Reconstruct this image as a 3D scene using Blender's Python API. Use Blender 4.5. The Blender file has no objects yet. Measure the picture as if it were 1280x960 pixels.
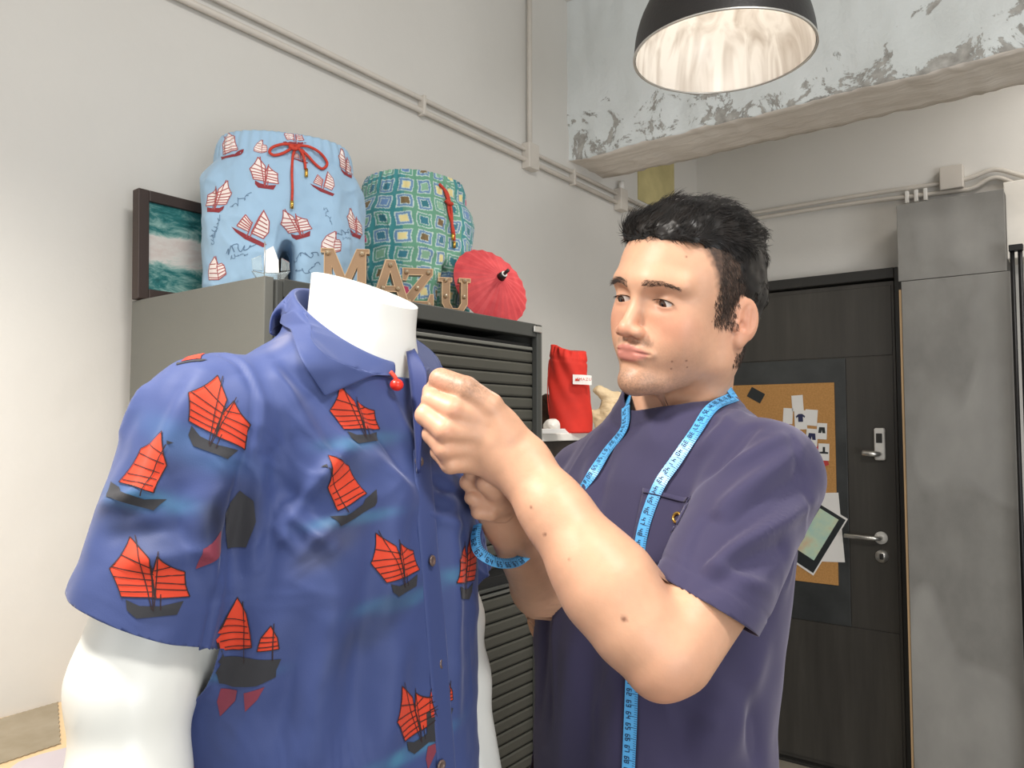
import bpy, bmesh, math, random
import numpy as np
from mathutils import Vector, Matrix
from mathutils.bvhtree import BVHTree

# ------------------------------------------------------------------ camera, world, lights, exposure
YAW = math.radians(37.0)          # the camera looks 37 degrees to the left of the room's long axis (+Y)
CAM_H = 1.49
FOC = 960.0                       # focal length in pixels of the 1280x960 frame
cam_d = bpy.data.cameras.new('camera')
cam = bpy.data.objects.new('camera', cam_d)
bpy.context.scene.collection.objects.link(cam)
cam_d.sensor_width = 36.0
cam_d.lens = 36.0 * FOC / 1280.0
cam_d.clip_start = 0.02
cam.location = (0, 0, CAM_H)
cam.rotation_euler = (math.radians(93.0), 0, YAW)
bpy.context.scene.camera = cam
sc = bpy.context.scene
sc.view_settings.view_transform = 'Standard'
sc.view_settings.look = 'None'
sc.view_settings.gamma = 1.0
sc.view_settings.exposure = 0.12

world = bpy.data.worlds.new('world')
sc.world = world
world.use_nodes = True
world.node_tree.nodes['Background'].inputs[0].default_value = (0.97, 0.985, 1.0, 1)
world.node_tree.nodes['Background'].inputs[1].default_value = 0.42

def area_light(name, loc, target, size, power, color=(1, 0.97, 0.93)):
    l = bpy.data.lights.new(name, 'AREA')
    l.shape = 'RECTANGLE'; l.size = size[0]; l.size_y = size[1]
    l.energy = power; l.color = color
    o = bpy.data.objects.new(name, l)
    sc.collection.objects.link(o)
    o.location = loc
    o.rotation_euler = (Vector(target) - Vector(loc)).to_track_quat('-Z', 'Y').to_euler()
    return o
area_light('ceiling_light_front', (0.65, 0.25, 2.9), (0.1, 0.8, 1.2), (0.7, 0.3), 26)
area_light('ceiling_light_rear', (0.3, 3.0, 2.95), (0.0, 2.9, 0), (0.9, 0.4), 8)
area_light('soft_fill', (-0.9, -1.9, 1.9), (-0.7, 1.0, 1.35), (1.8, 1.4), 10, (1, 0.98, 0.96))  # soft fill added behind the camera to the left, its source unseen
area_light('bounce_fill', (2.6, -0.6, 0.9), (0.2, 2.7, 2.6), (2.0, 1.4), 52, (0.95, 0.98, 1.0))  # added upward fill standing in for bounced light on beam and back wall
def lamp_spot(name, loc, power, ang=150, col=(1, 0.95, 0.88)):      # pendant lamps of the same row, above and left of the frame
    l = bpy.data.lights.new(name, 'SPOT'); l.energy = power; l.color = col; l.spot_size = math.radians(ang); l.spot_blend = 0.7; l.shadow_soft_size = 0.10
    o = bpy.data.objects.new(name, l); sc.collection.objects.link(o); o.location = loc
lamp_spot('pendant_light', (-0.75, 0.02, 2.25), 68)
# ------------------------------------------------------------------ frames and small helpers
CY, SY = math.cos(YAW), math.sin(YAW)
def C2W(r, f, z):                 # metres right of, ahead of the camera and above the floor -> room coordinates
    return np.array([r * CY - f * SY, r * SY + f * CY, z])
PIT = math.radians(3.0)
def ray(px, py):                  # direction per metre ahead for a point of the frame (camera pitched up 3 degrees)
    x = (px - 640) / FOC; y = (480 - py) / FOC
    fy = math.cos(PIT) - y * math.sin(PIT); zz = math.sin(PIT) + y * math.cos(PIT)
    return x / fy, zz / fy
def pc(px, py, f):                # point at true distance f ahead, in (r, f, z)
    a, b = ray(px, py)
    return np.array([a * f, f, CAM_H + b * f])
def pw(px, py, f):
    return C2W(*pc(px, py, f))
def onx(px, py, X):               # point of the room plane x = X
    a, b = ray(px, py); d = C2W(a, 1, 0); s = X / d[0]
    return np.array([X, d[1] * s, CAM_H + b * s])
def ony(px, py, Y):
    a, b = ray(px, py); d = C2W(a, 1, 0); s = Y / d[1]
    return np.array([d[0] * s, Y, CAM_H + b * s])
def srgb(r, g, b):
    f = lambda c: (c / 12.92 if c <= 0.04045 else ((c + 0.055) / 1.055) ** 2.4)
    return (f(r / 255), f(g / 255), f(b / 255), 1.0)
def srgba(c): return np.array(srgb(*c))

COL = sc.collection
def tagp(o, label=None, cat=None, group=None, kind=None):
    if label: o['label'] = label
    if cat: o['category'] = cat
    if group: o['group'] = group
    if kind: o['kind'] = kind
    return o
def empty(name, loc, rz=0, label=None, cat=None, group=None, kind=None):
    o = bpy.data.objects.new(name, None); COL.objects.link(o)
    o.location = tuple(float(v) for v in loc); o.rotation_euler = (0, 0, rz); o.empty_display_size = 0.05
    return tagp(o, label, cat, group, kind)
def link_mesh(name, me, mat=None, parent=None, smooth=False):
    if mat is not None:
        for m in (mat if isinstance(mat, (list, tuple)) else [mat]): me.materials.append(m)
    if smooth: me.polygons.foreach_set('use_smooth', [True] * len(me.polygons))
    o = bpy.data.objects.new(name, me); COL.objects.link(o)
    if parent is not None: o.parent = parent
    return o
def np_mesh(name, V, F, mat=None, parent=None, smooth=True, col=None):
    me = bpy.data.meshes.new(name)
    V = np.asarray(V, np.float32)
    if isinstance(F, np.ndarray):
        n, k = F.shape
        me.vertices.add(len(V)); me.vertices.foreach_set('co', V.ravel())
        me.loops.add(n * k); me.loops.foreach_set('vertex_index', F.astype(np.int32).ravel())
        me.polygons.add(n)
        me.polygons.foreach_set('loop_start', np.arange(0, n * k, k, dtype=np.int32))
        me.update(calc_edges=True); me.validate()
    else:
        me.from_pydata([tuple(map(float, v)) for v in V], [], F)
    if col is not None:
        a = me.color_attributes.new('Col', 'FLOAT_COLOR', 'POINT')
        c = np.ones((len(V), 4), np.float32); c[:, :col.shape[1]] = col
        a.data.foreach_set('color', c.ravel())
    return link_mesh(name, me, mat, parent, smooth)
def bm_obj(name, bm, mat=None, parent=None, smooth=False):
    me = bpy.data.meshes.new(name); bm.to_mesh(me); bm.free()
    return link_mesh(name, me, mat, parent, smooth)
def box_bm(lo, hi, bev=0.0, seg=2, bm=None):
    b = bmesh.new()
    g = bmesh.ops.create_cube(b, size=1.0)
    lo = Vector(lo); hi = Vector(hi)
    for v in b.verts:
        v.co = Vector(((lo.x + hi.x) / 2 + v.co.x * (hi.x - lo.x), (lo.y + hi.y) / 2 + v.co.y * (hi.y - lo.y), (lo.z + hi.z) / 2 + v.co.z * (hi.z - lo.z)))
    if bev > 0: bmesh.ops.bevel(b, geom=b.edges[:], offset=bev, segments=seg, affect='EDGES', profile=0.5)
    if bm is not None:
        me = bpy.data.meshes.new('tmp'); b.to_mesh(me); b.free(); bm.from_mesh(me); bpy.data.meshes.remove(me); return bm
    return b
def box(name, lo, hi, mat, parent=None, bev=0.0, seg=2):
    return bm_obj(name, box_bm(lo, hi, bev, seg), mat, parent)
def tube_vf(pts, rad, n=10, cap=True, flat=1.0, up=None):
    """a round (or flattened) tube along points; rad a number or a list"""
    pts = [Vector(tuple(map(float, p))) for p in pts]; m = len(pts)
    rad = [rad] * m if not hasattr(rad, '__len__') else list(rad)
    V = []; F = []
    t0 = (pts[1] - pts[0]).normalized()
    ref = Vector(up) if up is not None else (Vector((0, 0, 1)) if abs(t0.z) < 0.9 else Vector((1, 0, 0)))
    for i, p in enumerate(pts):
        t = (pts[min(i + 1, m - 1)] - pts[max(i - 1, 0)]).normalized()
        ref = (ref - t * ref.dot(t))
        ref = ref.normalized() if ref.length > 1e-6 else t.orthogonal().normalized()
        bi = t.cross(ref)
        for j in range(n):
            a = 2 * math.pi * j / n
            V.append(p + ref * (math.cos(a) * rad[i] * flat) + bi * (math.sin(a) * rad[i]))
    for i in range(m - 1):
        for j in range(n):
            a = i * n + j; b = i * n + (j + 1) % n
            F.append((a, b, b + n, a + n))
    if cap:
        F.append(tuple(reversed(range(n)))); F.append(tuple(range((m - 1) * n, m * n)))
    return V, F
def tube(name, pts, rad, mat, parent=None, n=10, **k):
    V, F = tube_vf(pts, rad, n, **k)
    me = bpy.data.meshes.new(name); me.from_pydata([tuple(v) for v in V], [], F)
    return link_mesh(name, me, mat, parent, True)
def lathe(name, prof, mat, parent=None, n=32, cap=False):
    V = []; F = []
    for (r, z) in prof:
        for j in range(n):
            a = 2 * math.pi * j / n; V.append((r * math.cos(a), r * math.sin(a), z))
    for i in range(len(prof) - 1):
        for j in range(n):
            a = i * n + j; b = i * n + (j + 1) % n
            F.append((a, b, b + n, a + n))
    if cap: F.append(tuple(reversed(range(n)))); F.append(tuple(range((len(prof) - 1) * n, len(prof) * n)))
    me = bpy.data.meshes.new(name); me.from_pydata(V, [], F)
    return link_mesh(name, me, mat, parent, True)
def merge_vf(parts):
    V = []; F = []
    for v, f in parts:
        o = len(V); V += [tuple(map(float, q)) for q in v]; F += [tuple(i + o for i in q) for q in f]
    return V, F
def vf_obj(name, V, F, mat, parent=None, smooth=False):
    me = bpy.data.meshes.new(name); me.from_pydata([tuple(map(float, v)) for v in V], [], F)
    return link_mesh(name, me, mat, parent, smooth)
def catmull(pts, k=8):
    P = [np.array(p, float) for p in pts]; P = [2 * P[0] - P[1]] + P + [2 * P[-1] - P[-2]]
    out = []
    for i in range(1, len(P) - 2):
        for j in range(k):
            t = j / k; a, b, c, d = P[i - 1], P[i], P[i + 1], P[i + 2]
            out.append(0.5 * ((2 * b) + (c - a) * t + (2 * a - 5 * b + 4 * c - d) * t * t + (3 * b - a - 3 * c + d) * t ** 3))
    out.append(P[-2]); return out

# ------------------------------------------------------------------ materials
MATS = {}
class NT:
    def __init__(s, name, rough=0.6, metal=0.0, spec=0.5):
        s.m = bpy.data.materials.new(name); s.m.use_nodes = True
        s.t = s.m.node_tree; s.n = s.t.nodes; s.l = s.t.links
        s.b = s.n['Principled BSDF']
        s.b.inputs['Roughness'].default_value = rough; s.b.inputs['Metallic'].default_value = metal
        s.b.inputs['Specular IOR Level'].default_value = spec
        MATS[name] = s.m
    def coord(s, kind='Object', scale=(1, 1, 1), rot=(0, 0, 0)):
        c = s.n.new('ShaderNodeTexCoord'); m = s.n.new('ShaderNodeMapping')
        m.inputs['Scale'].default_value = scale; m.inputs['Rotation'].default_value = rot
        s.l.new(c.outputs[kind], m.inputs[0]); return m.outputs[0]
    def noise(s, vec, scale, detail=3, rough=0.55, dist=0.0):
        t = s.n.new('ShaderNodeTexNoise'); t.inputs['Scale'].default_value = scale; t.inputs['Detail'].default_value = detail
        t.inputs['Roughness'].default_value = rough; t.inputs['Distortion'].default_value = dist
        if vec is not None: s.l.new(vec, t.inputs['Vector'])
        return t.outputs['Fac']
    def ramp(s, fac, stops):
        r = s.n.new('ShaderNodeValToRGB'); e = r.color_ramp.elements
        while len(e) < len(stops): e.new(0.5)
        for i, (p, c) in enumerate(stops): e[i].position = p; e[i].color = c
        s.l.new(fac, r.inputs[0]); return r.outputs[0]
    def mix(s, fac, a, b, mode='MIX'):
        m = s.n.new('ShaderNodeMix'); m.data_type = 'RGBA'; m.blend_type = mode
        for k, v in ((0, fac), (6, a), (7, b)):
            if hasattr(v, 'is_linked'): s.l.new(v, m.inputs[k])
            else: m.inputs[k].default_value = v
        return m.outputs[2]
    def base(s, v):
        if hasattr(v, 'is_linked'): s.l.new(v, s.b.inputs['Base Color'])
        else: s.b.inputs['Base Color'].default_value = v
        return s
    def bump(s, h, strength=0.3, dist=0.01):
        b = s.n.new('ShaderNodeBump'); b.inputs['Strength'].default_value = strength; b.inputs['Distance'].default_value = dist
        s.l.new(h, b.inputs['Height'])
        s.l.new(b.outputs[0], s.b.inputs['Normal']); return s
    def vcol(s):
        a = s.n.new('ShaderNodeVertexColor'); a.layer_name = 'Col'; return a.outputs[0]
def simple(name, c, rough=0.6, metal=0.0, var=0.06, nscale=8, bump=0.0, bscale=60, spec=0.5):
    m = NT(name, rough, metal, spec); v = m.coord()
    c = np.array(srgb(*c)); d = tuple(np.clip(c[:3] * (1 - var), 0, 1)) + (1,); u = tuple(np.clip(c[:3] * (1 + var), 0, 1)) + (1,)
    m.base(m.ramp(m.noise(v, nscale), [(0.3, d), (0.7, u)]))
    if bump: m.bump(m.noise(v, bscale), bump, 0.004)
    return m.m
# ------------------------------------------------------------------ smooth-union modelling (implicit surface -> one continuous mesh)
def A3(v): return np.asarray(v, np.float32)
def d_ell(c, r, R=None):
    c = A3(c); r = A3(r); RR = None if R is None else A3(R)
    def f(P):
        q = P - c
        if RR is not None: q = q @ RR
        a = q / r; k = np.sqrt((a * a).sum(1)) + 1e-9; b = a / r; k2 = np.sqrt((b * b).sum(1)) + 1e-9
        return k * (k - 1) / k2
    return f, c, float(max(r))
def d_cone(a, b, ra, rb):
    a = A3(a); b = A3(b); ab = b - a; L2 = float((ab * ab).sum()) + 1e-12
    def f(P):
        q = P - a; t = np.clip((q @ ab) / L2, 0, 1)
        w = q - t[:, None] * ab
        return np.sqrt((w * w).sum(1)) - (ra + t * (rb - ra))
    return f, (a + b) / 2, float(math.sqrt(L2) / 2 + max(ra, rb))
def d_fcone(a, b, ra, rb, ax, fl):
    """tapered limb flattened by factor fl along direction ax"""
    a = A3(a); b = A3(b); ab = b - a; L2 = float((ab * ab).sum()); ax = A3(ax); ax = ax / np.linalg.norm(ax)
    def f(P):
        q = P - a; t = np.clip((q @ ab) / L2, 0, 1)
        w = q - t[:, None] * ab; s = w @ ax; w = w + (s * (1 / fl - 1))[:, None] * ax
        return (np.sqrt((w * w).sum(1)) - (ra + t * (rb - ra))) * min(1.0, fl)
    return f, (a + b) / 2, float(math.sqrt(L2) / 2 + max(ra, rb))
def smin(a, b, k):
    h = np.clip(0.5 + 0.5 * (b - a) / k, 0, 1); return b + (a - b) * h - k * h * (1 - h)
class Field:
    def __init__(s): s.ops = []
    def add(s, prim, k=0.01, op='+'):
        s.ops.append((prim[0], prim[1], prim[2], k, op)); return s
    def sub(s, prim, k=0.004): return s.add(prim, k, '-')
    def __call__(s, P, cull=None):
        d = np.full(len(P), 1.0, np.float32)
        for f, c, r, k, op in s.ops:
            if cull is not None and np.linalg.norm(cull[0] - c) - r - cull[1] > 0.03 + k: continue
            v = f(P)
            d = smin(d, v, k) if op == '+' else -smin(-d, v, k)
        return d
def sections(tab, axis_sign=1):
    """body defined by ellipse sections: rows (z, cx, cy, rx, ry)"""
    T = np.array(tab, np.float32)
    def f(P):
        z = P[:, 2]
        cx, cy, rx, ry = (np.interp(z, T[:, 0], T[:, i]).astype(np.float32) for i in (1, 2, 3, 4))
        a = np.abs((P[:, 0] - cx) / rx); b = np.abs((P[:, 1] - cy) / ry)
        k = (a ** 2.3 + b ** 2.3) ** (1 / 2.3)
        d = (k - 1) * np.minimum(rx, ry)
        return np.maximum(d, np.maximum(z - T[-1, 0], T[0, 0] - z)).astype(np.float32)
    c = np.array([0, 0, (T[0, 0] + T[-1, 0]) / 2], np.float32)
    return f, c, float((T[-1, 0] - T[0, 0]) / 2 + 0.25)
def surf(field, lo, hi, h, safe=1.6, B=8):
    lo = np.array(lo, np.float32); hi = np.array(hi, np.float32)
    nb = np.ceil((hi - lo) / (h * B)).astype(int)
    gi = np.stack(np.meshgrid(*[np.arange(n) for n in nb], indexing='ij'), -1).reshape(-1, 3)
    cen = lo + (gi + 0.5) * h * B
    dc = np.concatenate([field(cen[i:i + 200000].astype(np.float32)) for i in range(0, len(cen), 200000)])
    act = gi[np.abs(dc) < h * B * 0.87 * safe]
    # spatially coherent order
    act = act[np.lexsort((act[:, 2] // 4, act[:, 1] // 4, act[:, 0] // 4))]
    N = nb * B + 2
    def key(i): return (i[..., 0].astype(np.int64) * N[1] + i[..., 1]) * N[2] + i[..., 2]
    loc = np.stack(np.meshgrid(*[np.arange(B + 1)] * 3, indexing='ij'), -1)
    VK = []; VP = []; E = [[], [], []]
    off = np.array([[a, b, c] for a in (0, 1) for b in (0, 1) for c in (0, 1)])
    edges = [(0, 1), (2, 3), (4, 5), (6, 7), (0, 2), (1, 3), (4, 6), (5, 7), (0, 4), (1, 5), (2, 6), (3, 7)]
    CH = 48
    for s in range(0, len(act), CH):
        blk = act[s:s + CH]
        idx = blk[:, None, None, None, :] * B + loc[None]
        P = (lo + idx.reshape(-1, 3) * h).astype(np.float32)
        c = (P.min(0) + P.max(0)) / 2; R = float(np.linalg.norm(P.max(0) - c))
        D = field(P, (c, R)).reshape(len(blk), B + 1, B + 1, B + 1)
        S = D < 0
        cor = np.stack([D[:, o[0]:B + o[0], o[1]:B + o[1], o[2]:B + o[2]] for o in off], -1)
        cs = cor < 0; m = cs.any(-1) & ~cs.all(-1)
        if not m.any(): continue
        cd = cor[m]; ci = idx[:, :B, :B, :B][m]
        acc = np.zeros((len(cd), 3)); cnt = np.zeros(len(cd))
        for a, b in edges:
            x, y = cd[:, a], cd[:, b]; sel = (x < 0) != (y < 0)
            t = np.where(sel, x / np.where(x == y, 1, x - y), 0)
            p = off[a] + t[:, None] * (off[b] - off[a])
            acc[sel] += p[sel]; cnt[sel] += 1
        VP.append(lo + (ci + acc / cnt[:, None]) * h); VK.append(key(ci))
        for ax in range(3):
            sl = [slice(0, B)] * 3; sl2 = list(sl); sl2[ax] = slice(1, B + 1)
            a = S[:, sl[0], sl[1], sl[2]]; b = S[:, sl2[0], sl2[1], sl2[2]]
            mm = a != b
            gi_ = idx[:, :B, :B, :B][mm]; E[ax].append(np.concatenate([gi_, a[mm][:, None]], 1))
    VK = np.concatenate(VK); VP = np.concatenate(VP)
    o = np.argsort(VK); VK = VK[o]; VP = VP[o]
    Q = []
    for ax in range(3):
        e = np.concatenate(E[ax]); g = e[:, :3]; ins = e[:, 3].astype(bool)
        u = [1, 2, 0][ax]; v = [2, 0, 1][ax]
        du = np.zeros(3, int); du[u] = 1; dv = np.zeros(3, int); dv[v] = 1
        cells = [g - du - dv, g - dv, g, g - du]
        ks = np.stack([key(c) for c in cells], 1)
        pos = np.clip(np.searchsorted(VK, ks), 0, len(VK) - 1); ok = (VK[pos] == ks).all(1) & (g[:, u] > 0) & (g[:, v] > 0)
        q = pos[ok]; q[~ins[ok]] = q[~ins[ok]][:, ::-1]; Q.append(q)
    return VP.astype(np.float32), np.concatenate(Q).astype(np.int64)
def tris_of(Q):
    return np.concatenate([Q[:, [0, 1, 2]], Q[:, [0, 2, 3]]]) if Q.shape[1] == 4 else Q
def vnormals(V, T):
    n = np.cross(V[T[:, 1]] - V[T[:, 0]], V[T[:, 2]] - V[T[:, 0]]); N = np.zeros_like(V, dtype=np.float64)
    for i in range(3):
        for a in range(3): N[:, a] += np.bincount(T[:, i], n[:, a], len(V))
    return (N / (np.linalg.norm(N, axis=1, keepdims=True) + 1e-12)).astype(np.float32)
def relax(V, T, it=2, lam=0.5):
    E = np.concatenate([T[:, [0, 1]], T[:, [1, 2]], T[:, [2, 0]]]); E = np.concatenate([E, E[:, ::-1]])
    cnt = np.bincount(E[:, 0], minlength=len(V))[:, None]
    for _ in range(it):
        S = np.stack([np.bincount(E[:, 0], V[E[:, 1], a], len(V)) for a in range(3)], 1)
        V = V + lam * (S / np.maximum(cnt, 1) - V)
    return V.astype(np.float32)
def clip(V, T, g, extra=None):
    """keep the part of a triangle mesh where g > 0, cut exactly along g = 0"""
    gv = g(V) if callable(g) else g
    s = gv > 0; c = s[T].sum(1)
    keep = T[c == 3]; out = [keep]; newV = []; nx = []
    base = len(V); emap = {}
    def cut(i, j):
        k = (i, j) if i < j else (j, i)
        if k in emap: return emap[k]
        t = gv[k[0]] / (gv[k[0]] - gv[k[1]])
        newV.append(V[k[0]] + t * (V[k[1]] - V[k[0]])); emap[k] = base + len(newV) - 1
        return emap[k]
    add = []
    for t in T[(c == 1) | (c == 2)]:
        t = list(map(int, t)); n = int(s[t].sum())
        if n == 1:
            while not s[t[0]]: t = t[1:] + t[:1]
            add.append((t[0], cut(t[0], t[1]), cut(t[0], t[2])))
        else:
            while s[t[0]]: t = t[1:] + t[:1]
            a = cut(t[0], t[1]); b = cut(t[0], t[2])
            add.append((a, t[1], t[2])); add.append((a, t[2], b))
    T2 = np.concatenate([keep, np.array(add, np.int64).reshape(-1, 3)])
    V2 = np.concatenate([V, np.array(newV, np.float32).reshape(-1, 3)])
    u, inv = np.unique(T2, return_inverse=True)
    return V2[u].astype(np.float32), inv.reshape(-1, 3)
# value noise in numpy (for folds and colour variation)
_rng = np.random.RandomState(7); _G = _rng.rand(64, 64, 64).astype(np.float32)
def vnoise(P, s):
    q = P * s; i = np.floor(q).astype(int); f = q - i; f = f * f * (3 - 2 * f); r = 0
    for a in (0, 1):
        for b in (0, 1):
            for c in (0, 1):
                w = (f[:, 0] if a else 1 - f[:, 0]) * (f[:, 1] if b else 1 - f[:, 1]) * (f[:, 2] if c else 1 - f[:, 2])
                r = r + w * _G[(i[:, 0] + a) % 64, (i[:, 1] + b) % 64, (i[:, 2] + c) % 64]
    return r * 2 - 1
def fbm(P, s, n=3):
    r = 0; a = 1.0
    for k in range(n): r = r + a * vnoise(P + 3.7 * k, s * 2 ** k); a *= 0.5
    return r
def segdist(P, a, b):
    a = A3(a); b = A3(b); ab = b - a; q = P - a; t = np.clip((q @ ab) / float((ab * ab).sum()), 0, 1)
    w = q - t[:, None] * ab; return np.sqrt((w * w).sum(1)), t
def folds(P, L):
    """sum of soft ridges (or creases when amp < 0) along 3-D segments: (a, b, amp, width)"""
    r = np.zeros(len(P), np.float32)
    for a, b, amp, w in L:
        d, t = segdist(P, a, b)
        r += amp * np.exp(-(d / w) ** 2) * np.sin(np.pi * np.clip(t * 0.9 + 0.05, 0, 1)) ** 0.7
    return r
# ------------------------------------------------------------------ the setting
WX, WY, HC = -1.55, 3.6, 3.1
m = NT('wall_paint', 0.75); v = m.coord()
m.base(m.ramp(m.noise(v, 1.1, 4), [(0.3, srgb(208, 205, 199)), (0.7, srgb(216, 213, 207))]))
m.bump(m.noise(v, 9, 5), 0.12, 0.02)
m = NT('concrete_beam', 0.85); v = m.coord()
n1 = m.noise(v, 7.5, 10, 0.72, 0.5); n2 = m.noise(v, 2.0, 3)
sep = m.n.new('ShaderNodeSeparateXYZ'); m.l.new(v, sep.inputs[0])
mr = m.n.new('ShaderNodeMapRange'); mr.inputs[1].default_value = 2.5; mr.inputs[2].default_value = 2.85; mr.inputs[3].default_value = 0.15; mr.inputs[4].default_value = -0.02
m.l.new(sep.outputs[2], mr.inputs[0])
ad = m.n.new('ShaderNodeMath'); ad.operation = 'ADD'; m.l.new(n1, ad.inputs[0]); m.l.new(mr.outputs[0], ad.inputs[1])
paint = m.ramp(n2, [(0.35, srgb(208, 212, 210)), (0.65, srgb(222, 226, 225))])
bare = m.ramp(m.noise(v, 40, 4), [(0.3, srgb(142, 139, 133)), (0.7, srgb(184, 181, 175))])
peel = m.ramp(ad.outputs[0], [(0.655, (0, 0, 0, 1)), (0.672, (1, 1, 1, 1))])
m.base(m.mix(peel, paint, bare))
ad2 = m.n.new('ShaderNodeMath'); ad2.operation = 'MULTIPLY_ADD'; ad2.inputs[1].default_value = -0.7
m.l.new(peel, ad2.inputs[0]); m.l.new(m.noise(v, 14, 8, 0.62, 0.3), ad2.inputs[2])
m.bump(ad2.outputs[0], 0.5, 0.012)
m = NT('beam_underside', 0.85); v = m.coord(scale=(0.5, 2.5, 1))
m.base(m.ramp(m.noise(v, 5, 8, 0.65), [(0.25, srgb(190, 180, 168)), (0.4, srgb(216, 207, 196)), (0.8, srgb(230, 222, 212))])); m.bump(m.noise(v, 8, 8), 0.5, 0.02)
m = NT('floor_stone', 0.45); v = m.coord('Object')
oi = m.n.new('ShaderNodeObjectInfo')
mm = m.n.new('ShaderNodeVectorMath'); mm.operation = 'ADD'; m.l.new(v, mm.inputs[0]); m.l.new(oi.outputs['Random'], mm.inputs[1])
m.base(m.mix(m.noise(mm.outputs[0], 6, 5), m.ramp(oi.outputs['Random'], [(0, srgb(164, 156, 142)), (1, srgb(186, 176, 160))]), srgb(134, 128, 116)))
m.bump(m.noise(v, 30, 4), 0.15, 0.003)
simple('grout', (186, 178, 164), 0.9)
m = NT('blackened_steel', 0.42, 0.25); v = m.coord(scale=(6, 1, 0.5))
m.base(m.ramp(m.noise(v, 2.2, 6, 0.6), [(0.3, srgb(64, 61, 57)), (0.6, srgb(76, 73, 68)), (0.85, srgb(92, 88, 82))])); m.bump(m.noise(v, 14, 4), 0.08, 0.004)
m = NT('steel_sheet', 0.38, 0.3); v = m.coord()
m.base(m.ramp(m.noise(v, 4.5, 6, 0.6), [(0.3, srgb(58, 60, 60)), (0.62, srgb(76, 78, 78)), (0.74, srgb(84, 86, 85)), (0.76, srgb(104, 100, 92))]))
simple('frame_dark', (50, 49, 47), 0.45, 0.2)
m = NT('column_board', 0.62); v = m.coord(scale=(1, 1, 0.6))
m.base(m.mix(m.ramp(m.noise(v, 2.1, 2, 0.5), [(0.5, (0, 0, 0, 1)), (0.54, (1, 1, 1, 1))]), m.ramp(m.noise(v, 9, 7), [(0.3, srgb(124, 122, 118)), (0.75, srgb(144, 142, 137))]), m.ramp(m.noise(v, 7, 7), [(0.3, srgb(142, 140, 136)), (0.8, srgb(160, 158, 153))])))
m.bump(m.noise(v, 20, 6), 0.12, 0.004)
simple('light_wood', (190, 158, 118), 0.6)
simple('bare_plaster', (196, 184, 132), 0.9, var=0.15)
simple('conduit_paint', (205, 198, 188), 0.5)
simple('white_enamel', (235, 232, 226), 0.35)
simple('chrome', (226, 224, 219), 0.34, 0.85)

def struct(o): o['kind'] = 'structure'; return o
struct(box('wall_left', (WX - 0.12, -2.6, 0), (WX, WY + 0.12, HC), MATS['wall_paint']))
struct(box('wall_back', (WX, WY, 0), (3.2, WY + 0.12, HC), MATS['wall_paint']))
struct(box('ceiling', (WX - 0.12, -2.6, HC), (3.2, WY + 0.12, HC + 0.1), MATS['wall_paint']))
# floor with single tiles
fl = struct(box('floor', (WX - 0.12, -2.6, -0.1), (3.2, WY + 0.12, -0.006), MATS['grout']))
tb = box_bm((0, 0, -0.01), (0.594, 0.294, 0.0), 0.002, 1); tme = bpy.data.meshes.new('tile'); tb.to_mesh(tme); tb.free(); tme.materials.append(MATS['floor_stone'])
iy = 0; y = WY - 0.3
while y > -2.5:
    x = WX + (0.0 if iy % 2 else -0.3)
    while x < 3.15:
        o = bpy.data.objects.new('tile', tme); COL.objects.link(o); o.parent = fl; o.location = (x, y, 0); x += 0.6
    y -= 0.3; iy += 1
# concrete beam with ragged lower edges
def beam():
    nx, X0, X1, Y0, Y1, Z0 = 260, WX, 3.2, 2.41, 2.67, 2.485
    rng = np.random.RandomState(3); V = []; F = []; MI = []
    prof = []
    for k in range(14): prof.append((Y0, Z0 + (HC - Z0) * (1 - k / 13) ** 1.6))
    for k in range(1, 9): prof.append((Y0 + (Y1 - Y0) * k / 8, Z0))
    for k in range(1, 6): prof.append((Y1, Z0 + (HC - Z0) * k / 5))
    P = []
    for i in range(nx + 1):
        x = X0 + (X1 - X0) * i / nx
        for j, (a, b) in enumerate(prof): P.append((x, a, b))
    P = np.array(P, np.float32); D = P.copy()
    e1 = np.exp(-((P[:, 2] - Z0) / 0.02) ** 2)
    D[:, 1] += (0.010 * fbm(P, 9, 4) + 0.004 * fbm(P, 40, 2)) * np.where(P[:, 1] < Y0 + 0.01, 1, 0.4) * (1 - 0.3 * e1)
    D[:, 2] += (0.008 * fbm(P + 5, 7, 4) + 0.004 * fbm(P, 35, 2)) * e1
    n = len(prof)
    for i in range(nx):
        for j in range(n - 1):
            a = i * n + j; F.append((a, a + n, a + n + 1, a + 1)); MI.append(0 if j < 13 else 1)
    me = bpy.data.meshes.new('beam'); me.from_pydata([tuple(map(float, p)) for p in D], [], F)
    me.materials.append(MATS['concrete_beam']); me.materials.append(MATS['beam_underside'])
    me.polygons.foreach_set('material_index', MI); me.polygons.foreach_set('use_smooth', [True] * len(F))
    o = bpy.data.objects.new('trim_1', me); COL.objects.link(o); return struct(o)
beam()
a = onx(797, 240, WX); b = onx(842, 240, WX)
struct(box('trim_2', (WX - 0.01, a[1], 2.47), (WX + 0.004, b[1], 2.78), MATS['bare_plaster']))

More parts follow.
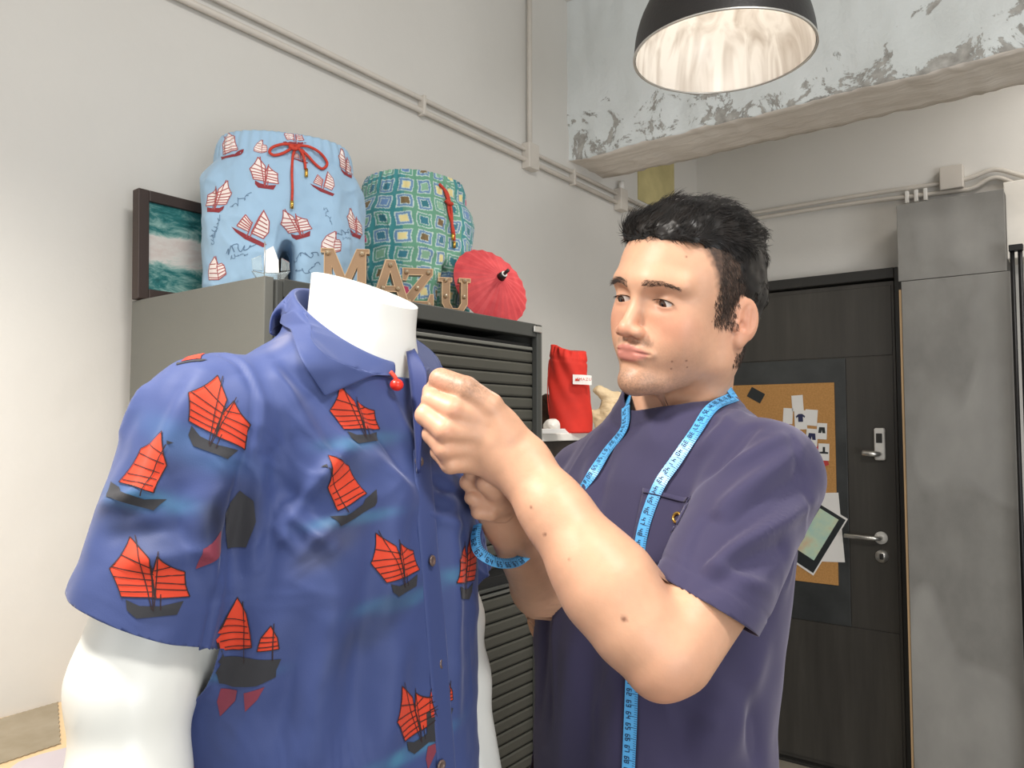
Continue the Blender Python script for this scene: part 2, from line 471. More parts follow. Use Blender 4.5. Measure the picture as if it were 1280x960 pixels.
# conduits, left wall
cl = empty('cable_conduit', (WX, 1.2, 2.4), label='pair of painted cable conduits running along the left wall with junction boxes', cat='conduit')
def W(o, root):   # parent an object whose mesh is in room coordinates
    o.parent = root
    R = Matrix.LocRotScale(root.location, root.rotation_euler, None)
    o.matrix_parent_inverse = R.inverted(); return o
jb = [onx(664, 188, WX + 0.02), onx(777, 240, WX + 0.02)]
for dz, r in ((0.0, 0.0085), (0.036, 0.0075)):
    W(tube('pipe', [(WX + 0.014, -0.6, 2.405 + dz), (WX + 0.014, 2.0, 2.405 + dz), (WX + 0.014, WY - 0.01, 2.405 + dz)], r, MATS['conduit_paint'], n=8), cl)
W(tube('pipe', [(WX + 0.022, jb[0][1] - 0.012, 2.42), (WX + 0.022, jb[0][1] - 0.012, HC)], 0.009, MATS['conduit_paint'], n=8), cl)
for j in jb:
    W(box('junction_box', (WX, j[1] - 0.03, 2.375), (WX + 0.035, j[1] + 0.03, 2.465), MATS['conduit_paint'], bev=0.004), cl)
W(tube('pipe', [(WX + 0.02, jb[1][1], 2.46), (WX + 0.02, jb[1][1], 2.5)], 0.012, MATS['white_enamel'], n=8), cl)
for px in (530, 718):
    q = onx(px, 130 if px == 530 else 225, WX + 0.02)
    W(box('clip', (WX, q[1] - 0.006, 2.392), (WX + 0.026, q[1] + 0.006, 2.452), MATS['conduit_paint'], bev=0.003), cl)
# conduits, back wall
cb = empty('cable_conduit', (-0.5, WY, 2.45), label='pair of painted cable conduits crossing the back wall above the door', cat='conduit')
for (ys, r) in (((278, 258, 240, 236, 222, 236, 250), 0.0095), ((269, 250, 228, 222, 212, 222, 236), 0.009)):
    pts = [ony(px, py, WY - 0.02) for px, py in zip((905, 1040, 1185, 1215, 1245, 1290, 1400), ys)]
    pts[0][2] = pts[1][2]
    W(tube('pipe', catmull([(WX + 0.01, WY - 0.02, pts[1][2])] + pts[1:], 5), r, MATS['conduit_paint'], n=8), cb)
q = ony(1190, 224, WY - 0.02)
W(box('junction_box', (q[0] - 0.043, WY - 0.045, q[2] - 0.045), (q[0] + 0.043, WY, q[2] + 0.05), MATS['conduit_paint'], bev=0.004), cb)
q = ony(1148, 246, WY - 0.02)
for k in range(3):
    W(box('cable_tie', (q[0] - 0.05 + k * 0.035, WY - 0.034, q[2] - 0.022), (q[0] - 0.035 + k * 0.035, WY - 0.005, q[2] + 0.03), MATS['white_enamel'], bev=0.003), cb)

# the door
DY = WY - 0.06
dr = struct(empty('door_1', (-1.05, DY, 0)))
XL, XR = -1.50, ony(1124, 600, DY)[0]
ZT = ony(1100, 352, DY)[2]
W(box('leaf', (XL, DY, 0.012), (XR, DY + 0.04, ZT), MATS['blackened_steel'], bev=0.003), dr)
z1 = ony(1060, 447, DY)[2]; z2 = ony(1060, 783, DY)[2]; xs = ony(1060, 600, DY)[0]
W(box('panel', (XL + 0.01, DY - 0.005, z1 + 0.003), (XR - 0.012, DY + 0.001, ZT - 0.02), MATS['blackened_steel'], bev=0.001), dr)
W(box('panel', (xs + 0.003, DY - 0.004, z2 + 0.003), (XR - 0.012, DY + 0.001, z1 - 0.002), MATS['blackened_steel'], bev=0.001), dr)
W(box('panel', (XL + 0.01, DY - 0.006, z2 + 0.003), (xs, DY + 0.001, z1 - 0.002), MATS['steel_sheet'], bev=0.001), dr)
W(box('panel', (XL + 0.01, DY - 0.005, 0.03), (XR - 0.012, DY + 0.001, z2 - 0.002), MATS['blackened_steel'], bev=0.001), dr)
W(box('frame', (XR + 0.006, DY - 0.03, 0), (XR + 0.05, WY, ZT + 0.05), MATS['frame_dark'], bev=0.002), dr)
W(box('frame', (XL - 0.045, DY - 0.03, 0), (XL - 0.004, WY, ZT + 0.05), MATS['frame_dark'], bev=0.002), dr)
W(box('frame', (XL - 0.003, DY - 0.03, ZT + 0.006), (XR + 0.005, WY, ZT + 0.05), MATS['frame_dark'], bev=0.002), dr)
W(box('threshold', (XL - 0.04, DY - 0.03, 0.0), (XR + 0.05, WY, 0.012), MATS['frame_dark'], bev=0.002), dr)
q = ony(1101, 555, DY)
lk = W(box('smart_lock', (q[0] - 0.021, DY - 0.03, q[2] - 0.068), (q[0] + 0.021, DY - 0.004, q[2] + 0.068), MATS['white_enamel'], bev=0.008, seg=3), dr)
sd = box('sensor_window', (q[0] - 0.012, DY - 0.033, q[2] + 0.005), (q[0] + 0.012, DY - 0.029, q[2] + 0.045), MATS['frame_dark'], bev=0.002); sd.parent = lk
q2 = ony(1100, 567, DY)
W(tube('lever', [(q2[0] + 0.003, DY - 0.03, q2[2]), (q2[0] + 0.002, DY - 0.05, q2[2]), (q2[0] - 0.012, DY - 0.062, q2[2]), (q2[0] - 0.055, DY - 0.062, q2[2] + 0.004)], [0.011, 0.011, 0.0125, 0.0125], MATS['chrome'], n=12), dr)
q3 = ony(1102, 672, DY)
W(tube('lever', [(q3[0], DY - 0.006, q3[2]), (q3[0], DY - 0.05, q3[2]), (q3[0] - 0.02, DY - 0.058, q3[2] + 0.002), (q3[0] - 0.135, DY - 0.058, q3[2] + 0.004)], [0.0085, 0.0085, 0.009, 0.008], MATS['chrome'], n=12), dr)
W(tube('rose', [(q3[0], DY - 0.014, q3[2]), (q3[0], DY - 0.003, q3[2])], 0.026, MATS['white_enamel'], n=20), dr)
q4 = ony(1103, 695, DY)
e = W(tube('escutcheon', [(q4[0], DY - 0.014, q4[2]), (q4[0], DY - 0.003, q4[2])], 0.026, MATS['chrome'], n=20), dr)
W(box('key_turn', (q4[0] - 0.006, DY - 0.026, q4[2] - 0.012), (q4[0] + 0.008, DY - 0.013, q4[2] + 0.012), MATS['frame_dark'], bev=0.003), dr)

# clad column beside the door
cy0 = 3.36
xa = ony(1131, 500, cy0)[0]; xb = ony(1263, 345, cy0)[0]
zt = ony(1190, 246, cy0)[2]; zm = ony(1195, 346, cy0)[2]
col = struct(empty('trim_3', ((xa + xb) / 2, cy0, 0)))
W(box('panel', (xa, cy0 - 0.012, 0.0), (xb, cy0, zm), MATS['column_board'], bev=0.002), col)
W(box('panel', (xa - 0.012, cy0, zm + 0.004), (ony(1257, 300, cy0)[0], cy0 + 0.012, zt), MATS['column_board'], bev=0.002), col)
W(box('core', (xa - 0.004, cy0 + 0.013, 0.0), (xb - 0.012, WY, zt - 0.004), MATS['frame_dark']), col)
W(box('edge_strip', (xa - 0.010, cy0 - 0.006, 0.0), (xa - 0.001, cy0 + 0.012, zm - 0.03), MATS['light_wood'], bev=0.001), col)

# white board on the wall right of the column, coat stand, plant
m = simple('white_board', (236, 230, 220), 0.5)
qa = ony(1255, 232, 3.5); qb = ony(1360, 316, 3.5)
wb = box('wall_cupboard', (qa[0], 3.45, qb[2]), (qb[0] + 0.2, WY, qa[2]), m, bev=0.004)
tagp(wb, 'white wall cupboard partly seen right of the grey column', 'cupboard')
simple('black_metal', (30, 29, 30), 0.4, 0.3)
q = C2W(*pc(1270, 310, 2.75))
cs = empty('coat_stand', (q[0], q[1], 0), label='black coat stand pole beside the grey column at the right edge', cat='coat stand')
z = q[2]
for dx in (-0.012, 0.012):
    W(tube('pole', [(q[0] + dx, q[1], 0.02), (q[0] + dx, q[1], z)], 0.0075, MATS['black_metal'], n=10), cs)
W(box('cap', (q[0] - 0.022, q[1] - 0.014, z - 0.012), (q[0] + 0.022, q[1] + 0.014, z + 0.012), MATS['black_metal'], bev=0.003), cs)
W(box('base', (q[0] - 0.16, q[1] - 0.12, 0.0), (q[0] + 0.16, q[1] + 0.12, 0.02), MATS['black_metal'], bev=0.004), cs)
m = NT('leaf_green', 0.45); m.base(m.ramp(m.noise(m.coord(), 12), [(0.3, srgb(96, 104, 38)), (0.7, srgb(142, 140, 60))]))
simple('pot_clay', (150, 120, 100), 0.7)
q = C2W(*pc(1470, 350, 2.4)); zq = q[2]
pl = empty('potted_plant', (q[0], q[1], 0), label='tall potted plant just past the coat stand, one leaf tip showing', cat='plant')
o = lathe('pot', [(0.0, 0.0), (0.12, 0.0), (0.15, 0.3), (0.14, 0.3), (0.135, 0.26), (0.0, 0.26)], MATS['pot_clay'], pl)
tube('stem', [(0, 0, 0.2), (0.02, 0.01, 1.0), (0, 0, zq - 0.1)], 0.012, MATS['light_wood'], pl)
def leaf_mesh(L, w):
    V = []; F = []; n = 8
    for i in range(n + 1):
        t = i / n; ww = w * math.sin(math.pi * (0.04 + 0.96 * t) ** 0.8) * 0.5; zz = 0.25 * L * math.sin(t * 2.2)
        V += [(t * L, -ww, zz), (t * L, 0, zz - 0.004), (t * L, ww, zz)]
    for i in range(n):
        for j in (0, 1):
            a = i * 3 + j; F.append((a, a + 1, a + 4, a + 3))
    return V, F
lv, lf = leaf_mesh(0.24, 0.06); lme = bpy.data.meshes.new('leaf'); lme.from_pydata(lv, [], lf); lme.materials.append(MATS['leaf_green'])
for k in range(14):
    o = bpy.data.objects.new('leaf', lme); COL.objects.link(o); o.parent = pl
    o.location = (0, 0, zq - 0.5 + 0.045 * k - 0.12); o.rotation_euler = (0.2 * math.sin(k), 0.15, k * 2.4 + 2.2)

# corkboard with cards and prints
m = NT('cork', 0.85); v = m.coord()
m.base(m.ramp(m.noise(v, 140, 4, 0.7), [(0.3, srgb(178, 128, 70)), (0.7, srgb(206, 154, 92))])); m.bump(m.noise(v, 160, 3), 0.3, 0.002)
simple('paper', (238, 235, 230), 0.7, var=0.02)
simple('print_navy', (44, 48, 84), 0.7); simple('print_red', (196, 66, 62), 0.7); simple('print_black', (40, 44, 46), 0.5)
m = NT('print_teal', 0.35); m.base(m.ramp(m.noise(m.coord(), 9), [(0.35, srgb(176, 214, 204)), (0.55, srgb(206, 224, 196)), (0.7, srgb(222, 196, 160))]))
BY = DY - 0.012
p0 = ony(1043.5, 478, BY); p1 = ony(1047, 732, BY)
bx1 = (p0[0] + p1[0]) / 2; bx0 = bx1 - 0.60
cbd = box('corkboard', (bx0, BY, p1[2]), (bx1, DY - 0.0065, p0[2]), MATS['cork'], bev=0.001)
tagp(cbd, 'plain tan corkboard fixed to the dark door behind the man', 'corkboard')
def card(name, px, py, w, h, rot, mat, label, layer=0, group=None):
    q = ony(px, py, BY); s = 3.4 / FOC
    root = empty(name, (q[0], BY - 0.0012 - 0.0012 * layer, q[2]), 0, label, 'card' if name == 'card' else 'print', group)
    root.rotation_euler = (0, math.radians(rot), 0)
    w *= s; h *= s
    b = bm_obj('sheet', box_bm((-w / 2, -0.0004, -h / 2), (w / 2, 0.0004, h / 2)), mat, root)
    return root, w, h
def icon(root, poly, mat, w, h, name='printed_picture'):
    V = [(x * w, -0.0007, y * h) for x, y in poly]
    n = len(V); V += [(x, -0.0003, z) for x, _, z in V]
    F = [tuple(range(n)), tuple(reversed(range(n, 2 * n)))] + [(i, i + n, (i + 1) % n + n, (i + 1) % n) for i in range(n)]
    vf_obj(name, V, F, mat, root)
TEE = [(-.2, -.1), (-.2, .18), (-.33, .1), (-.38, .2), (-.15, .32), (.15, .32), (.38, .2), (.33, .1), (.2, .18), (.2, -.1)]
SHORTS = [(-.28, .25), (.28, .25), (.36, -.12), (.06, -.12), (0, .08), (-.06, -.12), (-.36, -.12)]
GC = 'small paper design cards on the corkboard'
card('card', 997, 504, 14, 20, -3, MATS['paper'], 'blank white card, topmost of the cluster on the corkboard', 0, GC)
card('card', 985, 520, 12, 20, 4, MATS['paper'], 'white text card at the left of the cluster on the corkboard', 0, GC)
r, w, h = card('card', 1001, 525, 15, 24, -2, MATS['paper'], 'white card with a small navy T-shirt picture', 1, GC); icon(r, TEE, MATS['print_navy'], w, h)
card('card', 1014, 522, 15, 20, 5, MATS['paper'], 'white card right of the T-shirt card', 0, GC)
r, w, h = card('card', 1027.5, 539, 12, 20, 3, MATS['paper'], 'white card with a small dark trousers picture', 1, GC); icon(r, SHORTS, MATS['print_black'], w, h)
r, w, h = card('card', 1015, 547, 14, 22, 5, MATS['paper'], 'white card with small navy shorts picture', 2, GC); icon(r, SHORTS, MATS['print_navy'], w, h)
r, w, h = card('card', 1030, 565, 13, 21, 2, MATS['paper'], 'white card with a dark and red figure picture', 2, GC); icon(r, [(-.4, -.1), (-.4, .0), (-.1, .02), (-.1, .3), (.12, .3), (.12, .02), (.4, .0), (.4, -.1)], MATS['print_black'], w, h)
card('card', 1024, 571, 16, 26, -20, MATS['print_red'], 'red card half hidden at the man\'s shoulder', 1, GC)
card('card', 945, 494, 20, 14, 30, MATS['print_black'], 'dark patterned card by the man\'s shoulder', 0, GC)
card('print_sheet', 1034, 659, 34, 84, -4, MATS['paper'], 'white paper sheet behind the tilted photo print', 0)
r, w, h = card('photo_print', 1019, 672, 42, 84, 30, MATS['paper'], 'tilted black bordered photo print pinned on the corkboard', 2)
icon(r, [(-.46, -.47), (.46, -.47), (.46, .47), (-.46, .47)], MATS['print_black'], w, h, 'printed_border')
V = [(-.3 * w, -0.0012, -.3 * h), (.3 * w, -0.0012, -.3 * h), (.3 * w, -0.0012, .42 * h), (-.3 * w, -0.0012, .42 * h)]
vf_obj('printed_picture', V, [(0, 1, 2, 3)], MATS['print_teal'], r)

# pendant lamp
simple('lamp_black', (42, 40, 40), 0.45, 0.1, bump=0.15, bscale=160)
m = NT('lamp_white', 0.28, 0.0); v = m.coord(scale=(9, 9, 0.8))
m.base(m.ramp(m.noise(v, 2.5, 3, 0.5, 1.0), [(0.3, srgb(178, 168, 158)), (0.6, srgb(222, 218, 212))]))  # streaks of the inner reflection are put into the enamel colour
m = NT('bulb_glow'); m.b.inputs['Emission Color'].default_value = (1, 0.9, 0.75, 1); m.b.inputs['Emission Strength'].default_value = 6
q = C2W(*pc(904, 69, 1.70)); R0 = 0.2
lamp = empty('pendant_lamp', q, label='round black pendant lamp with bright white inside', cat='lamp')
def dome(off):
    return [((R0 - off) * math.sin(math.pi / 2 * (1 - k / 14) ** 0.9) if k < 14 else 0.02, (0.205 - off * 0.9) * (k / 14) ** 1.25 * 1.0) for k in range(15)]
pr = [((R0) * math.cos(t) ** 0.85, 0.21 * math.sin(t)) for t in np.linspace(0, 1.42, 16)]
pi_ = [((R0 - 0.003) * math.cos(t) ** 0.85, 0.207 * math.sin(t)) for t in np.linspace(0, 1.42, 16)]
lathe('shade', pr, MATS['lamp_black'], lamp, 64)
lathe('reflector', [(r - 0.001, z) for r, z in pi_], MATS['lamp_white'], lamp, 64)
V, F = tube_vf([(R0 * math.cos(a), R0 * math.sin(a), 0) for a in np.linspace(0, 2 * math.pi, 65)], 0.0028, 6, cap=False)
vf_obj('rim', V, F, MATS['chrome'], lamp, True)
lathe('socket_cap', [(0.001, 0.29), (0.035, 0.285), (0.045, 0.25), (0.048, 0.20), (0.03, 0.195)], MATS['lamp_black'], lamp, 24)
tube('cord', [(0, 0, 0.285), (0, 0, HC - q[2])], 0.003, MATS['lamp_black'], lamp, n=6)
lathe('bulb', [(0.001, 0.128), (0.018, 0.13), (0.028, 0.145), (0.03, 0.16), (0.022, 0.18), (0.014, 0.2)], MATS['bulb_glow'], lamp, 20)
ld = bpy.data.lights.new('bulb_light', 'POINT'); ld.energy = 0.7; ld.color = (1, 0.93, 0.84); ld.shadow_soft_size = 0.03
l2 = bpy.data.lights.new('lamp_beam', 'SPOT'); l2.energy = 20; l2.color = (1, 0.93, 0.84); l2.spot_size = math.radians(125); l2.spot_blend = 0.6; l2.shadow_soft_size = 0.05
o2 = bpy.data.objects.new('lamp_beam', l2); COL.objects.link(o2); o2.parent = lamp; o2.location = (0, 0, 0.06)
lo = bpy.data.objects.new('bulb_light', ld); COL.objects.link(lo); lo.parent = lamp; lo.location = (0, 0, 0.10)
# ------------------------------------------------------------------ roller-shutter cabinet
simple('cabinet_grey', (108, 108, 102), 0.55, 0.1, var=0.03, bump=0.05, bscale=300)
simple('cabinet_dark', (70, 71, 68), 0.5, 0.15, var=0.04)
simple('slat_grey', (74, 73, 66), 0.5, 0.1, var=0.05, nscale=5)
simple('recess_black', (20, 20, 20), 0.7)
CX0, CX1, CY0, CY1, CZ = -1.50, -1.066, 0.748, 1.54, 1.732
cab = empty('shutter_cabinet', ((CX0 + CX1) / 2, (CY0 + CY1) / 2, 0), label='tall dark grey cabinet with horizontal roller shutter slats', cat='cabinet')
W(box('side_panel', (CX0, CY0, 0), (CX1 - 0.002, CY0 + 0.018, CZ), MATS['cabinet_grey'], bev=0.0015), cab)
W(box('side_panel', (CX0, CY1 - 0.018, 0), (CX1 - 0.002, CY1, CZ), MATS['cabinet_grey'], bev=0.0015), cab)
W(box('top_panel', (CX0, CY0 + 0.018, CZ - 0.018), (CX1 - 0.03, CY1 - 0.018, CZ - 0.001), MATS['cabinet_dark'], bev=0.001), cab)
W(box('back_panel', (CX0, CY0 + 0.018, 0), (CX0 + 0.008, CY1 - 0.018, CZ - 0.02), MATS['cabinet_dark']), cab)
W(box('plinth', (CX0 + 0.02, CY0 + 0.018, 0), (CX1 - 0.02, CY1 - 0.018, 0.05), MATS['recess_black']), cab)
W(box('front_edge', (CX1 - 0.012, CY0 + 0.019, 0.0), (CX1 + 0.004, CY0 + 0.032, CZ - 0.004), MATS['cabinet_dark'], bev=0.002), cab)
W(box('front_edge', (CX1 - 0.012, CY1 - 0.030, 0.0), (CX1 + 0.004, CY1 - 0.012, CZ - 0.001), MATS['cabinet_dark'], bev=0.002), cab)
W(box('top_rail', (CX1 - 0.03, CY0 + 0.033, CZ - 0.032), (CX1 + 0.002, CY1 - 0.031, CZ), MATS['cabinet_dark'], bev=0.002), cab)
W(box('cabinet_lock', (CX1 + 0.0035, CY1 - 0.046, CZ - 0.021), (CX1 + 0.008, CY1 - 0.014, CZ - 0.006), MATS['chrome'], bev=0.002), cab)
P = 0.0277
sb = bmesh.new(); ya, yb = CY0 + 0.033, CY1 - 0.031
prof = [(0.0, 0.0), (0.0035, 0.0012), (0.005, 0.005), (0.005, P - 0.0068), (0.0035, P - 0.0032), (0.0, P - 0.0024)]
vs = [[sb.verts.new((x, y - (ya + yb) / 2, z)) for x, z in prof] for y in (ya, yb)]
for i in range(6):
    j = (i + 1) % 6; sb.faces.new((vs[0][i], vs[0][j], vs[1][j], vs[1][i]))
sb.faces.new(vs[0]); sb.faces.new(list(reversed(vs[1]))); bmesh.ops.recalc_face_normals(sb, faces=sb.faces[:])
sme = bpy.data.meshes.new('slat'); sb.to_mesh(sme); sb.free(); sme.materials.append(MATS['slat_grey'])
def shutter(zt, zb):
    W(box('shutter_rail', (CX1 - 0.026, ya, zt - 0.016), (CX1 - 0.008, yb, zt - 0.008), MATS['cabinet_grey'], bev=0.002), cab)
    W(box('shutter_backing', (CX1 - 0.020, ya, zb), (CX1 - 0.016, yb, zt), MATS['recess_black']), cab)
    z = zt - 0.018 - P
    while z > zb + 0.002:
        o = bpy.data.objects.new('slat', sme); COL.objects.link(o); W(o, cab); o.location = (CX1 - 0.0145, (ya + yb) / 2, z); z -= P
zm1 = 1.137
shutter(CZ - 0.048, zm1 + 0.012)
W(box('divider', (CX1 - 0.03, ya, zm1 - 0.012), (CX1 - 0.014, yb, zm1 + 0.012), MATS['recess_black'], bev=0.001), cab)
W(box('divider_lip', (CX1 - 0.014, ya, zm1 - 0.016), (CX1 - 0.004, yb, zm1 - 0.010), MATS['cabinet_dark'], bev=0.001), cab)
shutter(zm1 - 0.014, 0.56)
W(box('divider', (CX1 - 0.03, ya, 0.535), (CX1 - 0.014, yb, 0.559), MATS['recess_black'], bev=0.001), cab)
shutter(0.54, 0.06)

# ------------------------------------------------------------------ flat boat motifs: polygons in a unit frame, laid on cloth as thin print
def arcpts(p, q, bulge, n=6):
    p = np.array(p, float); q = np.array(q, float); d = q - p; nr = np.array([-d[1], d[0]])
    return [tuple(p + d * t + nr * bulge * 4 * t * (1 - t)) for t in np.linspace(0, 1, n + 1)[:-1]]
def sail(foot_a, foot_b, peak_b, peak_a, bulge=0.12, nb=6):
    """battened junk sail: polygon + batten lines fanning from the mast side a"""
    poly = arcpts(foot_a, foot_b, 0.0, 2) + arcpts(foot_b, peak_b, -bulge) + arcpts(peak_b, peak_a, -0.03, 3) + arcpts(peak_a, foot_a, 0.02, 4)
    fa, fb, pb, pa = (np.array(q, float) for q in (foot_a, foot_b, peak_b, peak_a)); lines = []
    for i in range(1, nb):
        t = i / nb; a = fa + (pa - fa) * (t * 0.86); e = fb + (pb - fb) * t; d = pb - fb
        e = e + np.array([d[1], -d[0]]) * bulge * 4 * t * (1 - t)
        lines.append(((a[0], a[1]), (e[0], e[1])))
    return poly, lines
# motif = list of (kind, polygon / line); kinds: sail hull line wash shade
def motif(which):
    S = []
    if which == 'twin':       # two fanned sails meeting at the mast, seen from the quarter
        S.append(('sail', arcpts((-.28, -.28), (-.50, .05), -.03, 3) + arcpts((-.50, .05), (-.36, .49), -.08, 5) + [(-.36, .49), (-.05, .24), (.0, .05), (.10, -.25)]))
        S.append(('sail', [(.03, .27)] + arcpts((.03, .28), (.38, .12), -.06, 4) + arcpts((.38, .12), (.5, -.2), -.06, 4) + [(.5, -.2), (.12, -.26), (.01, .04)]))
        for k, e in enumerate(((-.46, .26), (-.50, .08), (-.47, -.04), (-.41, -.14), (-.33, -.22))): S.append(('bat', ((.02 + .014 * k, .12 - .075 * k), e)))
        for k, e in enumerate(((.28, .2), (.40, .08), (.45, -.04), (.48, -.12))): S.append(('bat', ((.03 + .02 * k, .10 - .08 * k), e)))
        S += [('line', ((.12, -.42), (-.02, .16))), ('line', ((.10, -.40), (-.30, .52))), ('line', ((.12, -.36), (.03, .34))), ('line', ((.2, -.4), (.16, -.2))),
              ('hull', [(-.22, -.31), (-.05, -.37), (.2, -.35), (.44, -.26), (.40, -.44), (-.05, -.53), (-.18, -.44)])]
    elif which == 'single':   # one tall sail, long low hull
        S.append(('sail', [(-.36, .54)] + arcpts((-.36, .54), (.05, .31), -.04, 3) + arcpts((.05, .31), (.28, -.2), -.07, 5) + [(.28, -.2), (-.38, -.36)] + arcpts((-.38, -.36), (-.49, .05), -.04, 3) + [(-.49, .05)]))
        for p, q in (((-.44, .2), (.02, .45)), ((-.46, .06), (.10, .26)), ((-.44, -.08), (.18, .1)), ((-.42, -.18), (.25, -.05)), ((-.40, -.28), (.28, -.15))): S.append(('bat', (p, q)))
        S += [('line', ((-.46, .34), (-.24, -.42))), ('hull', [(-.5, -.42), (-.28, -.46), (.15, -.36), (.24, -.28), (.51, -.17), (.46, -.38), (.41, -.43), (-.38, -.60)]), ('hull', [(-.54, .38), (-.46, .40), (-.47, .34)])]
    elif which == 'pair':     # large and small sail apart on a dark hull with broken red reflections
        p, l = sail((-.05, -.02), (-.5, -.02), (-.3, .62), (-.2, .72), -.08, 6)
        S.append(('sail', [(-.46, -.02), (-.45, .22), (-.34, .50), (-.22, .74), (-.1, .5), (-.02, .2), (.02, .03), (-.2, -.02)]))
        for k in range(5): S.append(('line', ((-.455 + .015 * k, .02 + .11 * k), (.01 - .03 * k, .05 + .085 * k))))
        S.append(('sail', [(.10, -.02), (.14, .16), (.27, .33), (.36, .16), (.38, .0)]))
        for k in range(3): S.append(('line', ((.12 + .01 * k, .03 + .07 * k), (.37 - .02 * k, .05 + .06 * k))))
        S += [('line', ((-.10, -.2), (-.15, .68))), ('line', ((.30, -.16), (.31, .36)))]
        S.append(('hull', [(-.56, -.02), (-.44, .0), (-.42, -.12), (.0, -.12), (.4, -.15), (.34, -.3), (.33, -.4), (.1, -.5), (-.3, -.56), (-.52, -.52)]))
        S.append(('red2', [(-.5, -.6), (-.22, -.6), (-.25, -.75), (-.5, -1.0), (-.56, -.8)])); S.append(('red2', [(-.1, -.62), (.2, -.52), (.1, -.7), (-.08, -.88)]))
        S = [(('bat', g) if (k == 'line' and i < 2 + 5 + 4 and g[0][1] > -.1) else (k, g)) for i, (k, g) in enumerate(S)]
    elif which == 'sail_only':
        S.append(('sail', [(-.38, -.3), (-.36, -.08), (-.2, .2), (.12, .42), (.2, .1), (.34, .12), (.42, -.02), (.42, -.3), (.1, -.42)]))
        for k in range(4): S.append(('line', ((-.37 + .07 * k, -.22 + .14 * k), (.10 + .0 * k, -.36 + .17 * k))))
        for k in range(4): S.append(('line', ((.10, -.36 + .13 * k), (.42, -.26 + .1 * k))))
        S += [('line', ((.1, -.42), (.18, .42)))]
    sails = [g for k, g in S if k == 'sail']
    def ins(x, y):
        for P in sails:
            c = False
            for i in range(len(P)):
                (xi, yi), (xj, yj) = P[i], P[i - 1]
                if ((yi > y) != (yj > y)) and (x < (xj - xi) * (y - yi) / (yj - yi) + xi): c = not c
            if c: return True
        return False
    out = []
    for k, g in S:
        if k == 'bat':
            T = [t for t in np.linspace(0, 1, 24) if ins(g[0][0] + (g[1][0] - g[0][0]) * t, g[0][1] + (g[1][1] - g[0][1]) * t)]
            if len(T) > 2: f = lambda t: (g[0][0] + (g[1][0] - g[0][0]) * t, g[0][1] + (g[1][1] - g[0][1]) * t); out.append(('line', (f(T[0]), f(T[-1]))))
        else: out.append((k, g))
    for P in sails: out += [('line', (P[i - 1], P[i])) for i in range(len(P)) if math.hypot(P[i - 1][0] - P[i][0], P[i - 1][1] - P[i][1]) > 1e-3]
    return out
def refine_poly(poly, step):
    """triangulated polygon with interior points about step apart (unit frame)"""
    from mathutils.geometry import delaunay_2d_cdt
    P = []
    for i in range(len(poly)):
        a = np.array(poly[i]); b = np.array(poly[(i + 1) % len(poly)]); n = max(1, int(np.linalg.norm(b - a) / step))
        for k in range(n): P.append(a + (b - a) * k / n)
    nb = len(P); P = np.array(P); x0, y0 = P.min(0); x1, y1 = P.max(0); I = []
    for i, y in enumerate(np.arange(y0 + step / 2, y1, step * 0.87)):
        for x in np.arange(x0 + (step / 2 if i % 2 else 0), x1, step):
            c = False; j = nb - 1; md = 1e9
            for q in range(nb):
                xi, yi = P[q]; xj, yj = P[j]; md = min(md, (xi - x) ** 2 + (yi - y) ** 2)
                if ((yi > y) != (yj > y)) and (x < (xj - xi) * (y - yi) / (yj - yi) + xi): c = not c
                j = q
            if c and md > (step * 0.5) ** 2: I.append((x, y))
    vs = [Vector((float(a), float(b))) for a, b in list(P) + I]
    r = delaunay_2d_cdt(vs, [], [list(range(nb))], 1, 1e-7)
    return np.array([[v.x, v.y] for v in r[0]]), [tuple(f) for f in r[2]]
_ref = {}
